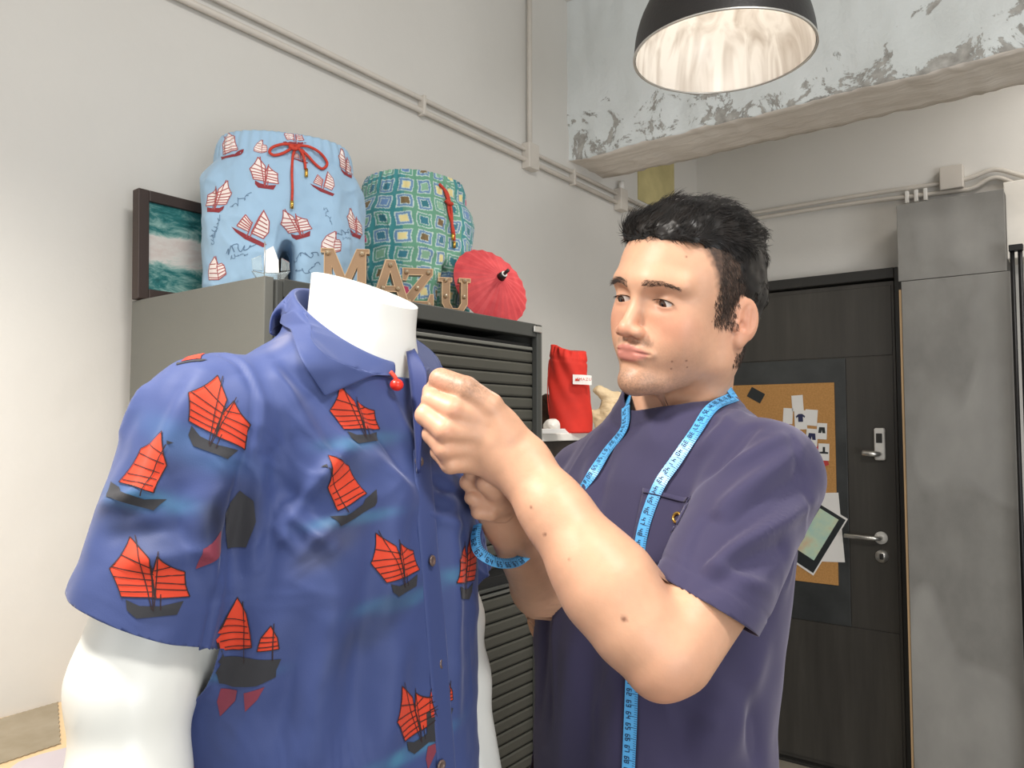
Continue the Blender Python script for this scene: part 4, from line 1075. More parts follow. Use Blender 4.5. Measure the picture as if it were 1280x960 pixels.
F.append(tuple(reversed(range(na)))); F.append(tuple(range(nz * na, nz * na + na)))
vf_obj('fabric', V, F, MATS['red_canvas'], bag, True)
tV = [(0.003 + 0.052 * u, -0.0535 + 0.030 * max(0, u - 0.35) ** 2.0 , 0.132 + 0.026 * w_ - 0.002 * u) for u in np.linspace(0, 1, 9) for w_ in (0, 1)]
tF = [(2 * i, 2 * i + 2, 2 * i + 3, 2 * i + 1) for i in range(8)]
tg = vf_obj('tag', tV, tF, MATS['tag_white'], bag); md = tg.modifiers.new('t', 'SOLIDIFY'); md.thickness = 0.001
tube('drawcord', catmull([(-0.056, 0, 0.2), (-0.062, -0.008, 0.15), (-0.063, -0.01, 0.10), (-0.059, -0.004, 0.05)], 6), 0.0013, MATS['cord_red'], bag, n=6)
def text_part(name, s, size, loc, rot, mat, parent, extrude=0.0002, spacing=1.0):
    cu = bpy.data.curves.new(name, 'FONT'); cu.body = s; cu.size = size; cu.extrude = extrude; cu.align_x = 'CENTER'; cu.align_y = 'CENTER'; cu.space_character = spacing
    cu.resolution_u = 3
    o = bpy.data.objects.new('tmp', cu); COL.objects.link(o); dg = bpy.context.evaluated_depsgraph_get(); me = bpy.data.meshes.new_from_object(o.evaluated_get(dg)); bpy.data.objects.remove(o)
    me.materials.clear(); o = link_mesh(name, me, mat, parent); o.location = loc; o.rotation_euler = rot; return o
text_part('lettering', 'MAZU', 0.011, (0.036, -0.0555, 0.1445), (math.pi / 2, 0, 0.10), MATS['cord_red'], bag, 0.0002, 1.25)
slab('emblem', [(.009, .1405), (.021, .1405), (.0215, .1425), (.0205, .1475), (.017, .1435), (.0165, .1505), (.013, .146), (.0105, .148)], 0.0006, MATS['cord_red'], bag, -0.0545)
# driftwood piece, dark stone, papers
m = NT('driftwood', 0.8); v = m.coord(scale=(1, 1, 3)); m.base(m.ramp(m.noise(v, 16, 8, 0.65), [(0.3, srgb(150, 122, 84)), (0.45, srgb(214, 190, 150)), (0.8, srgb(236, 216, 180))])); m.bump(m.noise(v, 24, 8), 0.6, 0.01)
def blob(name, prims, lo, hi, h, noise_a, noise_s, mat, root, label=None, cat=None):
    f = Field()
    for p, k in prims: f.add(p, k)
    V, Q = surf(f, lo, hi, h); T = tris_of(Q); V = relax(V, T, 1); N = vnormals(V, T); V = V + N * (noise_a * fbm(V, noise_s, 3))[:, None]
    V[:, 2] = np.maximum(V[:, 2], 0.0005)
    return np_mesh(name, V, T, mat, root)
dq = pw(768, 540, 2.3)
dw = empty('driftwood', (dq[0], dq[1], sz), YAW, 'pale weathered driftwood piece beside the red bag', 'driftwood')
blob('wood', [(d_ell((0, 0, .045), (.055, .04, .05)), .01), (d_ell((.02, 0, .085), (.05, .03, .035)), .02), (d_cone((0, 0, .09), (-.045, 0, .125), .022, .016), .02), (d_cone((.02, 0, .10), (.065, 0, .125), .016, .006), .015), (d_cone((-.04, 0, .03), (-.07, .0, .06), .02, .012), .02)], (-.1, -.06, -.01), (.1, .06, .16), .004, .005, 40, MATS['driftwood'], dw)
simple('dark_stone', (62, 48, 34), 0.8, var=0.4, nscale=50, bump=0.4, bscale=60)
dq = pw(683, 520, 2.24)
st = empty('dark_ornament', (dq[0], dq[1], sz), YAW, 'small dark brown rough ornament half hidden by the cabinet', 'ornament')
blob('stone', [(d_ell((0, 0, .06), (.026, .03, .05)), .01), (d_ell((.004, 0, .03), (.03, .03, .035)), .01)], (-.05, -.05, -.01), (.05, .05, .13), .005, .006, 40, MATS['dark_stone'], st)
dq = pw(694, 546, 1.98)
pp = empty('paper_stack', (dq[0], dq[1], sz), YAW + 0.1, 'small stack of white papers on the white shelf before the bag', 'papers')
for k in range(4): box('sheet', (-0.05 + 0.002 * k, -0.03, 0.001 + 0.003 * k), (0.03 - 0.003 * k, 0.03, 0.0035 + 0.003 * k), MATS['paper'], pp)
dq = pw(690, 536, 2.06)
sc_ = empty('white_shell', (dq[0], dq[1], sz), YAW, 'white rounded shell left of the red bag', 'shell')
blob('shell', [(d_ell((0, 0, .02), (.022, .02, .02)), .01)], (-.04, -.04, -.01), (.04, .04, .05), .004, .003, 50, MATS['shelf_white'], sc_)

# ------------------------------------------------------------------ low pale table by the left wall with a swatch and tray
tz = onx(40, 886, WX)[2]
simple('pale_wood', (232, 202, 158), 0.5)
tbq = empty('side_table', (WX + 0.25, 0.3, 0), label='pale wooden side table against the wall at the bottom left', cat='table')
W(box('tabletop', (WX + 0.001, -0.55, tz - 0.03), (WX + 0.48, 0.742, tz), MATS['pale_wood'], bev=0.003), tbq)
for x in (WX + 0.03, WX + 0.45):
    for y in (-0.52, 0.71): W(box('leg', (x - 0.02, y - 0.02, 0), (x + 0.02, y + 0.02, tz - 0.031), MATS['pale_wood'], bev=0.003), tbq)
m = NT('swatch_linen', 0.9); v = m.coord(); m.base(m.ramp(m.noise(v, 20, 3), [(0.3, srgb(150, 138, 116)), (0.7, srgb(164, 152, 132))])); m.bump(m.noise(v, 700, 2), 0.2, 0.001)
def onz(px, py, Z):
    a, b = ray(px, py); s = (Z - CAM_H) / b; return C2W(a * s, s, Z)
# cloth: pinked rectangle lying on the table, its far corner and near corner found on the table plane
ca = onz(73, 877, tz + 0.002); cb_ = onz(76.5, 929, tz + 0.002); cc = onz(0, 898, tz + 0.002)
e1 = (cc - ca); e1 /= np.linalg.norm(e1); e2 = (cb_ - ca); wv = np.linalg.norm(e2); e2 /= wv; Lc = 0.30
P2 = []; nzg = 60
for (s0, s1, n) in (((0, 0), (Lc, 0), 60), ((Lc, 0), (Lc, wv), 20), ((Lc, wv), (0, wv), 60), ((0, wv), (0, 0), 20)):
    for k in range(n):
        t = k / n; u = s0[0] + (s1[0] - s0[0]) * t; w_ = s0[1] + (s1[1] - s0[1]) * t
        o_ = 0.0022 if k % 2 else 0.0
        if s0[1] == s1[1]: w_ += o_ if w_ == 0 else -o_
        else: u += -o_ if u > 0.1 else o_
        P2.append(tuple(ca + e1 * u + e2 * w_))
n = len(P2); V = [(x, y, tz + 0.0008) for x, y, z in P2] + [(x, y, tz + 0.0022) for x, y, z in P2]
F = [tuple(range(n, 2 * n)), tuple(reversed(range(n)))] + [(i, (i + 1) % n, (i + 1) % n + n, i + n) for i in range(n)]
o = vf_obj('fabric_swatch', V, F, MATS['swatch_linen']); tagp(o, 'beige brown fabric swatch with pinked edges lying on the side table', 'fabric')
simple('lilac_plastic', (204, 194, 200), 0.45)
ta = onz(22, 950, tz + 0.015); tb_ = onz(84, 934, tz + 0.015)
d = tb_ - ta; d /= np.linalg.norm(d); pdir = np.array([d[1], -d[0], 0])
P2 = [ta + d * u + pdir * w_ for u, w_ in ((-0.02, .03), (0.0, 0.008), (0.03, 0.0), (0.15, 0.0), (0.16, 0.01), (0.16, 0.16), (-0.02, 0.16))]
n = len(P2); V = [(p[0], p[1], tz + 0.001) for p in P2] + [(p[0], p[1], tz + 0.015) for p in P2]
F = [tuple(range(n)), tuple(reversed(range(n, 2 * n)))] + [(i, i + n, (i + 1) % n + n, (i + 1) % n) for i in range(n)]
o = vf_obj('plastic_lid', V, F, MATS['lilac_plastic']); tagp(o, 'pale lilac flat plastic lid on the side table in front of the swatch', 'lid')
bm = bmesh.new(); bm.from_mesh(o.data); bmesh.ops.recalc_face_normals(bm, faces=bm.faces[:]); bm.to_mesh(o.data); bm.free()
# ------------------------------------------------------------------ mannequin wearing the printed shirt (local frame: faces -Y, its right arm at -X, z = height)
FA = math.atan2(0.82, 0.57) + YAW
MO = C2W(-0.195, 0.85, 0)
m = NT('mannequin_white', 0.32, 0, 0.5); m.base(srgb(226, 226, 220)); m.bump(m.noise(m.coord(), 30, 2), 0.02, 0.002)
man_root = empty('mannequin', (MO[0], MO[1], 0), FA, 'headless glossy white male mannequin wearing the blue boat print shirt', 'mannequin')
MM = Matrix.LocRotScale(man_root.location, man_root.rotation_euler, None); MI = MM.inverted()
def mloc(px, py, f): return np.array(MI @ Vector(tuple(pw(px, py, f))))
SH = 1.0
def warp(V):      # the far shoulder hangs lower and closer in, as the shirt is pulled across
    t = np.clip((V[:, 0] - .05) / .15, 0, 1); t = t * t * (3 - 2 * t); V = V.copy()
    V[:, 0] -= .034 * t; V[:, 2] -= .034 * t * np.clip((V[:, 2] - 1.0) / .3, 0, 1); return V
body = Field()
body.add(sections([(0.70, 0, 0, .15, .10), (0.82, 0, 0, .165, .125), (0.92, 0, 0, .160, .12), (1.05, 0, .0, .145, .105), (1.2, 0, .0, .16, .11), (1.34, 0, 0, .165, .115), (1.44, 0, .0, .155, .10), (1.50, 0, .0, .13, .08), (1.55, 0, -.01, .075, .055)]), 0.02)
NA, NB = (0, -.028, 1.50), (0, -.052, 1.70)
body.add(d_cone(NA, NB, .059, .0575), 0.045)
for s in (-1, 1):
    body.add(d_cone((s * .158, 0, 1.478), (s * .226, .0, 1.27), .054, .0460), 0.04)
    body.add(d_cone((s * .226, .0, 1.27), (s * .230, -.008, 1.185), .0460, .0430), 0.02)
    body.add(d_cone((s * .230, -.008, 1.185), (s * .234, -.075, .95), .0430, .026), 0.03)
    hw = np.array([s * .228, -.082, .92])
    body.add(d_fcone(hw, hw + (0, -.015, -.07), .026, .034, (1, 0, 0), .5), 0.02)
    for k in range(4):
        b0 = hw + np.array((0, -.045 + .02 * k, -.08)); b1 = b0 + (-(s) * .004, -.006, -.038); b2 = b1 + (-s * .012, -.002, -.03)
        body.add(d_cone(b0, b1, .0085, .008), 0.006); body.add(d_cone(b1, b2, .008, .0065), 0.004)
    b0 = hw + np.array((0, -.02, -.02)); b1 = b0 + (-s * .012, -.03, -.04); body.add(d_cone(b0, b1, .011, .009), 0.012); body.add(d_cone(b1, b1 + (-s * .004, -.006, -.026), .009, .007), .004)
    body.add(d_cone((s * .085, 0, .80), (s * .095, .005, .48), .082, .058), 0.04)
V, Q = surf(body, (-.34, -.24, .45), (.34, .2, 1.76), 0.005)
T = tris_of(Q); V = warp(relax(V, T, 2))
# the neck ends in a sloping flat cut
cn = np.array([0, -0.43, 1.0]); cn /= np.linalg.norm(cn); cp = np.array([0, -.05, 1.632])
V, T = clip(V, T, lambda P: -((P - cp) @ cn).astype(np.float32))
ring = V[np.abs((V - cp) @ cn) < 1e-5]; ang = np.argsort(np.arctan2(ring[:, 0] - cp[0], ring[:, 1] - cp[1])); ring = ring[ang]
np_mesh('body', V, T, MATS['mannequin_white'], man_root, True)
cap = [tuple(p) for p in ring]; vf_obj('neck_cap', cap + [tuple(ring.mean(0))], [(i, (i + 1) % len(cap), len(cap)) for i in range(len(cap))][::1], MATS['mannequin_white'], man_root)
tube('stand_pole', [(0, .0, .02), (0, .0, .74)], 0.016, MATS['chrome'], man_root, n=16)
lathe('stand_base', [(0.0, 0.0), (0.18, 0.0), (0.18, 0.008), (0.02, 0.014), (0.0, 0.014)], MATS['chrome'], man_root, 40)

# ---- the shirt
m = NT('shirt_cotton', 0.62, 0, 0.35); v = m.coord(); m.b.inputs['Sheen Weight'].default_value = 0.25
m.b.inputs['Sheen Roughness'].default_value = 0.4; m.b.inputs['Sheen Tint'].default_value = (0.75, 0.78, 1, 1)
m.base(m.vcol()); m.bump(m.noise(v, 900, 2), 0.10, 0.001)
shirt = empty('printed_shirt', (MO[0], MO[1], 0), FA, 'blue short-sleeved button shirt printed with red-sailed junk boats on the mannequin', 'shirt')
sf = Field()
TS = [(0.78, 0, .034, .200, .186), (0.95, 0, .032, .195, .182), (1.10, 0, .026, .188, .174), (1.22, 0, .013, .181, .160), (1.34, 0, .0, .178, .145), (1.42, 0, -.002, .176, .130), (1.475, 0, -.004, .168, .110), (1.515, 0, -.010, .158, .094), (1.545, 0, -.019, .138, .081), (1.565, 0, -.025, .108, .075), (1.585, 0, -.028, .076, .071), (1.61, 0, -.03, .069, .068)]
sf.add(sections(TS), 0.01)
for s in (-1, 1):
    sf.add(d_fcone((s * .150, .0, 1.487), (s * .222, .0, 1.30), .070, .066, (0, 1, 0), 1.0), 0.022)
V, Q = surf(sf, (-.34, -.22, .76), (.34, .22, 1.66), 0.0036)
T = tris_of(Q); V = warp(relax(V, T, 3)); N = vnormals(V, T)
BV0 = bvh_of(V, T)
def F_(*L):
    out = []
    for (x0, y0), (x1, y1), amp, w in L:
        pts = [on_cloth(shirt, BV0, x0 + (x1 - x0) * t, y0 + (y1 - y0) * t, 0) for t in np.linspace(0, 1, 5)]
        out.append((pts, amp, w))
    return out
def foldsum(P, L):
    r = np.zeros(len(P), np.float32)
    for pts, amp, w in L:
        D = np.full(len(P), 9.0); TT = np.zeros(len(P))
        for i in range(4):
            if pts[i] is None or pts[i + 1] is None or np.linalg.norm(pts[i] - pts[i + 1]) > .12: continue
            d, t = segdist(P, pts[i], pts[i + 1]); m_ = d < D; D[m_] = d[m_]; TT[m_] = (i + t[m_]) / 4
        r += amp * np.exp(-(D / w) ** 2) * np.clip(np.sin(np.pi * np.clip(TT * .94 + .03, 0, 1)), 0, 1) ** .6
    return r
fl = F_(((330, 470), (440, 650), .010, .013), ((352, 450), (490, 610), -.009, .012), ((385, 500), (515, 640), .009, .012), ((300, 470), (345, 560), .007, .014), ((325, 440), (420, 590), .006, .008),
        ((300, 520), (255, 700), .006, .018), ((308, 560), (290, 735), -.013, .015), ((322, 540), (316, 720), .011, .013), ((338, 560), (334, 760), -.007, .012),
        ((362, 645), (432, 560), .009, .008), ((360, 640), (420, 690), .009, .008), ((345, 605), (400, 640), -.007, .009), ((370, 700), (440, 630), .006, .007), ((340, 650), (372, 690), .006, .007),
        ((425, 660), (385, 960), .010, .022), ((470, 700), (430, 960), -.010, .020), ((350, 740), (300, 960), .008, .020), ((400, 740), (335, 960), -.008, .018), ((500, 780), (480, 960), .007, .016),
        ((500, 620), (475, 800), .007, .014), ((560, 600), (575, 900), .008, .012), ((545, 620), (560, 940), -.007, .010), ((575, 590), (585, 640), .006, .006),
        ((250, 470), (160, 640), .009, .013), ((225, 480), (130, 700), -.007, .013), ((200, 610), (125, 635), .007, .008), ((262, 690), (150, 705), .007, .009), ((244, 630), (272, 745), .009, .011), ((215, 600), (250, 740), -.006, .010), ((190, 470), (150, 560), .006, .01), ((130, 670), (230, 660), -.005, .008),
        ((480, 490), (522, 570), .006, .009), ((440, 480), (505, 590), -.008, .009), ((455, 560), (515, 620), .006, .008), ((530, 640), (575, 660), .005, .007), ((535, 600), (580, 625), -.005, .006))
V = V + N * (foldsum(V, fl) - folds(V, []))[:, None]
V = V + N * (0.0042 * fbm(V * np.array([1, 1, .55]), 12, 3) + 0.0012 * fbm(V, 34, 2))[:, None].astype(np.float32)
rd = np.clip(1 - np.abs(vnoise(V * np.array([1, 1, .8]) + .4 * vnoise(V, 5)[:, None], 21)) * 2.6, 0, 1) ** 2 * np.clip(vnoise(V + 5, 7) + .25, 0, 1)
V = V + N * (0.0034 * rd)[:, None].astype(np.float32)
# shoulder seam (armhole) as a fine groove and hem turn-ups
def armd(P):   # signed distance past the armhole plane, on both sides
    n = np.array([0.93, 0.0, 0.16]); n /= np.linalg.norm(n)
    q = np.stack([np.abs(P[:, 0]) - 0.166, P[:, 1], P[:, 2] - 1.50], 1); return q @ n
V = V - N * (0.0024 * np.exp(-(armd(V) / 0.0028) ** 2) - 0.0016 * np.exp(-((armd(V) + 0.006) / 0.004) ** 2))[:, None]
# cuts: sleeve hems, bottom hem, neck opening, front placket
def hem(P):
    ax = np.array([0.36, 0, -0.93]); q = np.stack([np.abs(P[:, 0]) - .217, P[:, 1], P[:, 2] - 1.318], 1)
    d = q @ ax; return np.where((np.abs(P[:, 0]) > 0.155) & (armd(P) > 0.0), -d, 1.0).astype(np.float32)
mask_sl = (armd(V) > 0)
tb = vnoise(V, 16)
unw = lambda P: P + np.array([1, 0, 0]) * (.034 * np.clip((P[:, 0] - .03) / .12, 0, 1))[:, None] + np.array([0, 0, 1]) * (.034 * np.clip((P[:, 0] - .03) / .12, 0, 1))[:, None]
tor_ = sections(TS)[0]; slv = {k: d_cone((k * .150, .0, 1.487), (k * .222, .0, 1.30), .070, .066)[0] for k in (-1, 1)}
def on_sleeve(P):
    q = unw(P).astype(np.float32); return (np.minimum(slv[1](q), slv[-1](q)) < tor_(q) + np.where(q[:, 2] < 1.37, .014, 0)) & (armd(q) > 0)
V, T = clip(V, T, lambda P: np.where(on_sleeve(P), 0.0, 1.0).astype(np.float32) + np.where(on_sleeve(P), -((np.stack([np.abs(P[:, 0]) - .215, P[:, 1], P[:, 2] - 1.326], 1)) @ np.array([0.30, 0.24, -0.92])), 0).astype(np.float32))
hemz = lambda P: -((np.stack([np.abs(P[:, 0]) - .215, P[:, 1], P[:, 2] - 1.326], 1)) @ np.array([0.30, 0.24, -0.92]))
V, T = clip(V, T, lambda P: np.where((hemz(P) < 0) & (P[:, 2] > 1.2) & (np.abs(P[:, 0]) > .12), .0075 - tor_(unw(P).astype(np.float32)), 1.0).astype(np.float32))
V, T = clip(V, T, lambda P: P[:, 2] - 0.80)
V, T = clip(V, T, lambda P: (np.sqrt((P[:, 0]) ** 2 + (P[:, 1] + .030) ** 2) - 0.0625 + np.where(P[:, 2] < 1.52, 1, 0) + np.maximum(0, 1.556 - P[:, 2] ) * 1.5).astype(np.float32))
V, T = clip(V, T, lambda P: (1.604 - .066 * np.clip((-.03 - P[:, 1]) / .07, 0, 1) - P[:, 2]).astype(np.float32))
V = V.astype(np.float32)
# V opening at the throat between the collar stand ends
vx = mloc(523, 560, .765)
def vopen(P):
    t = np.clip((P[:, 2] - 1.508) / (1.585 - 1.508), 0, 1)
    return np.where((P[:, 1] < -.03) & (P[:, 2] > 1.508), np.abs(P[:, 0] - 0.016) - (0.002 + 0.012 * t), 1.0).astype(np.float32)
V, T = clip(V, T, vopen)
cblue = srgba((56, 70, 118))[:3]
def shirtcol(V):
    n = fbm(V, 6, 3)[:, None]; n2 = fbm(V + 9, 3.5, 2)[:, None]
    c = cblue * (1 + 0.10 * n) ; c = c * (1 - 0.10 * np.clip(n2, 0, 1)) + 0
    return c.astype(np.float32)
SC = shirtcol(V)
def wash(px, py, f, dx, dy, w, h, col, a, rot=0):
    """soft water reflection printed on the cloth below a boat"""
    global SC
    p = on_cloth(shirt, BV0, px, py, 0)
    if p is None: return
    u = mloc(px + 10, py, .75) - mloc(px, py, .75); u /= np.linalg.norm(u); up = np.array([0, 0, 1.0])
    r = math.radians(rot); u2 = u * math.cos(r) + up * math.sin(r); v2 = -u * math.sin(r) + up * math.cos(r)
    q = V - p; a_ = q @ u2 / w; b_ = q @ v2 / h; d = np.linalg.norm(q, axis=1) < 0.12
    k = a * np.exp(-(a_ ** 2 + b_ ** 2) ** 1.6) * d * np.clip(0.75 + 0.5 * vnoise(V, 60), 0, 1)
    SC = SC * (1 - k[:, None]) + srgba(col)[:3] * k[:, None]
teal = (64, 118, 148); murk = (50, 60, 92)
for a in ((175, 625, .64, 0, 0, .042, .010, teal, .8, -8), (155, 655, .64, 0, 0, .05, .016, murk, .9, -20), (235, 555, .69, 0, 0, .05, .014, (60, 96, 138), .8, -25), (200, 575, .68, 0, 0, .035, .02, murk, .5, -10),
          (444, 648, .74, 0, 0, .036, .006, teal, .8, 6), (412, 680, .73, 0, 0, .035, .016, (64, 70, 100), 1.0, 38), (452, 552, .75, 0, 0, .03, .008, teal, .7, 6), (450, 580, .75, 0, 0, .035, .014, murk, .8, 40),
          (498, 752, .74, 0, 0, .034, .008, teal, .7, 6), (470, 780, .73, 0, 0, .045, .014, murk, .9, 42), (305, 842, .73, 0, 0, .03, .006, teal, .9, 8), (515, 940, .74, 0, 0, .035, .008, (70, 130, 160), .8, 8),
          (295, 640, .74, 0, 0, .02, .03, (26, 28, 40), 1.0, -10), (575, 715, .80, 0, 0, .02, .008, teal, .8, 0), (350, 425, .80, 0, 0, .012, .012, (120, 120, 140), .7, 0)): wash(*a)
sb0 = np_mesh('shirt_body', V, T, MATS['shirt_cotton'], shirt, True, SC)
md = sb0.modifiers.new('thickness', 'SOLIDIFY'); md.thickness = 0.0011; md.offset = -1
SBV = bvh_of(V, T)
inkS = {'sail': srgba((202, 62, 36)), 'line': srgba((44, 26, 26)), 'hull': srgba((46, 46, 50)), 'red2': srgba((122, 50, 66))}
def bnd(px, py):
    h = on_cloth(shirt, SBV, px, py, 0)
    if h is None: return None
    s0 = bool(on_sleeve(np.array([h]))[0]); return (lambda q: bool(on_sleeve(np.array([tuple(q)]))[0]) == s0) if py > 600 else None
for (px, py, k, w, rot, mir, xs) in ((275, 520, 'twin', .062, -33, 0, 1.05), (173, 586, 'single', .057, 2, 1, 1.0), (188, 722, 'twin', .060, -10, 0, 1.05), (448, 518, 'twin', .055, -3, 0, 1.0), (438, 606, 'single', .056, 8, 0, 0.9),
                                    (500, 702, 'twin', .060, 2, 0, 0.9), (314, 812, 'pair', .060, 0, 0, 1.0), (518, 892, 'twin', .070, 4, 0, 0.8), (584, 705, 'twin', .07, 0, 1, 0.9), (247, 445, 'single', .028, -10, 0, 1.0),
                                    (268, 690, 'red', .03, 25, 0, 1), (298, 645, 'dark', .045, 0, 0, 1), (550, 880, 'pair', .055, 0, 0, .8), (238, 965, 'single', .06, 8, 0, .8), (348, 372, 'red', .03, 40, 0, 1)):
    if k == 'red': S = [('red2', [(-.5, -.3), (-.2, .2), (.5, .35), (.3, -.2)])]
    elif k == 'dark': S = [('hull', [(-.2, -.6), (-.28, .1), (.0, .5), (.25, .3), (.3, -.1), (.15, -.6)])]
    else: S = motif(k)
    ext_print(shirt, SBV, px, py, S, w, rot, inkS, 'print_ink', 'printed_boat', step=.045, lw=.013, xs=xs, mirror=bool(mir), lift=.0006, bound=(None if k in ('dark', 'red', 'pair') else bnd(px, py)))
# ---- collar: stand, roll and fall as one folded sheet round the neck; the far point is lifted by the man's fingers
def hit(px, py, up=.004):
    h = on_cloth(shirt, SBV, px, py, 0)
    if h is None: h = mloc(px, py, .86)
    hh, n, i_, d_ = SBV.find_nearest(Vector(tuple(map(float, h)))); return np.array(hh + n * up)
def nring(th, z, r):
    return np.array([math.sin(th) * r, -.030 - math.cos(th) * r, z])
T0 = hit(405, 496, .006); T1 = hit(374, 446, .005); T2 = hit(347, 396, .006)
Tb = np.array([0, .062, 1.588]); Tq = np.array([-.072, .022, 1.585])
far = mloc(531, 467, .79)
outer = catmull([T0, T1, T2, Tq, Tb, Tq * [-1, 1, 1], np.array([.075, -.045, 1.555]), far * .5 + np.array([.06, -.08, 1.54]) * .5, far], 12)
NC = len(outer) - 1; NR_ = 22; cv = []; cf = []
for i in range(NC + 1):
    u = i / NC; th = -(math.radians(8) + (2 * math.pi - math.radians(24)) * u)
    front = (math.cos(th) * 0.5 + 0.5); zb = 1.606 - 0.080 * front ** 1.1; zt = zb + 0.034 - 0.010 * front ** 2; r0, r1 = .0655, .0635
    O = np.array(outer[i]); top = nring(th, zt, r1 + .006)
    for j in range(NR_ + 1):
        t = j / NR_
        if t < 0.28: q = t / 0.28; p = nring(th, zb + (zt - zb) * q, r0 + (r1 - r0) * q)
        elif t < 0.42: q = (t - 0.28) / 0.14; a = math.pi * q; p = nring(th, zt + 0.003 * math.sin(a), r1 + 0.003 * (1 - math.cos(a)))
        else:
            q = (t - 0.42) / 0.58; p = top * (1 - q) + O * q; out = np.array([p[0], p[1] + .03, 0]); out /= np.linalg.norm(out) + 1e-9
            p = p + out * 0.007 * math.sin(math.pi * q)
        cv.append(p)
for i in range(NC):
    for j in range(NR_):
        a = i * (NR_ + 1) + j; cf.append((a, a + 1, a + NR_ + 2, a + NR_ + 1))
cv = np.array(cv, np.float32)
for k in range(len(cv)):
    j = k % (NR_ + 1)
    if j < 0.42 * NR_: continue
    h, n, i_, d_ = SBV.find_nearest(Vector(tuple(map(float, cv[k]))))
    if h is not None and d_ < .03:
        s_ = (Vector(tuple(map(float, cv[k]))) - h).dot(n)
        if s_ < 0.004: cv[k] = np.array(h + n * 0.004)
ccol = (cblue * (1 + 0.06 * fbm(cv, 20, 2))[:, None]).astype(np.float32)
co = np_mesh('collar', cv, [tuple(f) for f in cf], MATS['shirt_cotton'], shirt, True, ccol)
md = co.modifiers.new('thickness', 'SOLIDIFY'); md.thickness = 0.0022; md.offset = 0
ss = co.modifiers.new('s', 'SUBSURF'); ss.levels = 1; ss.render_levels = 1
# ---- placket strips, buttons, the pulled edge the man holds
simple('button_shell', (110, 92, 84), 0.3, 0.2, var=0.2, nscale=300)
simple('shirt_edge_dark', (30, 36, 70), 0.8)
simple('red_bead', (214, 42, 24), 0.35)
def on_shirt(px, py, up=0.0):
    q = on_cloth(shirt, SBV, px, py, 0)
    if q is None: return None, None
    h, n, i_, d_ = SBV.find_nearest(Vector(tuple(map(float, q)))); return np.array(h + n * up), n
pk = []
for (x, y) in ((516, 520), (517, 560), (519, 600), (521, 650), (526, 700), (530, 750), (534, 800), (538, 850), (542, 900), (546, 950), (549, 990), (551, 1020)):
    p, n = on_shirt(x, y, 0.0012)
    if p is not None: pk.append((p, n))
vv = []; ff = []
for k, (p, n) in enumerate(pk):
    t = (pk[min(k + 1, len(pk) - 1)][0] - pk[max(k - 1, 0)][0]); t /= np.linalg.norm(t); b = np.cross(t, np.array(n)); b /= np.linalg.norm(b)
    for w_, u_ in ((-.0005, -.0006), (0, .0022), (.013, .0026), (.027, .0022), (.0285, -.0006)):
        q = p - b * w_; h, n_, i_, d_ = SBV.find_nearest(Vector(tuple(map(float, q)))); vv.append(np.array(h + n_ * u_))
for k in range(len(pk) - 1):
    for j in range(4):
        a = k * 5 + j; ff.append((a, a + 1, a + 6, a + 5))
vv = np.array(vv, np.float32); po = np_mesh('placket', vv, ff, MATS['shirt_cotton'], shirt, True, np.tile(cblue, (len(vv), 1)).astype(np.float32))
ss = po.modifiers.new('s', 'SUBSURF'); ss.levels = 2; ss.render_levels = 2
md = po.modifiers.new('thickness', 'SOLIDIFY'); md.thickness = 0.0006; md.offset = 0
PBV = SBV
for (x, y) in ((520, 578), (535, 701), (546, 829), (547, 955)):
    p, n = on_shirt(x, y, 0.004)
    if p is None: continue
    b = lathe('button', [(0.0, .0016), (.0030, .0014), (.0034, .0022), (.0052, .0020), (.0056, .0008), (.0052, 0.0), (0.0, 0.0)], MATS['button_shell'], shirt, 18)
    b.location = tuple(p); b.rotation_euler = Vector(tuple(n)).to_track_quat('Z', 'Y').to_euler()
# flap of the front edge lifted towards the man's fingers: a curved sheet from the placket line to the pinch
A = [mloc(508, 440, .80), mloc(512, 470, .785), mloc(516, 510, .775), mloc(519, 550, .768), mloc(521, 590, .766)]
B = [mloc(517, 436, .805), mloc(533, 465, .775), mloc(531, 500, .765), mloc(526, 550, .762), mloc(521.5, 592, .766)]
vv = []; ff = []; n = len(A); AA = catmull(A, 6); BB = catmull(B, 6)
for a, b in zip(AA, BB):
    for k in range(7):
        t = k / 6; p = a + (b - a) * t; p = p + np.array([0, -0.004, 0]) * math.sin(math.pi * t); vv.append(p)
for i in range(len(AA) - 1):
    for j in range(6):
        a = i * 7 + j; ff.append((a, a + 1, a + 8, a + 7))
vv = np.array(vv, np.float32)
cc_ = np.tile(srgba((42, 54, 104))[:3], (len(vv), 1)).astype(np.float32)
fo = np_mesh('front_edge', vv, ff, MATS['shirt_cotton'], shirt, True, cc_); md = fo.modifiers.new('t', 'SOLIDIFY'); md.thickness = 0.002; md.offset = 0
# red button loop at the throat
p = hit(485, 480, .007)
tube('button_loop', catmull([p + (-.004, 0, .010), p + (-.002, -.004, .005), p + (0, -.005, 0), p + (.001, -.004, -.004)], 4), .0022, MATS['cord_red'], shirt, n=8)
b = bmesh.new(); bmesh.ops.create_uvsphere(b, u_segments=16, v_segments=10, radius=0.0068)
for v_ in b.verts: v_.co = Vector(tuple(map(float, p + np.array([0, -.005, -.003])))) + Vector((v_.co.x, v_.co.y, v_.co.z * .9))
bm_obj('red_toggle', b, MATS['red_bead'], shirt, True)
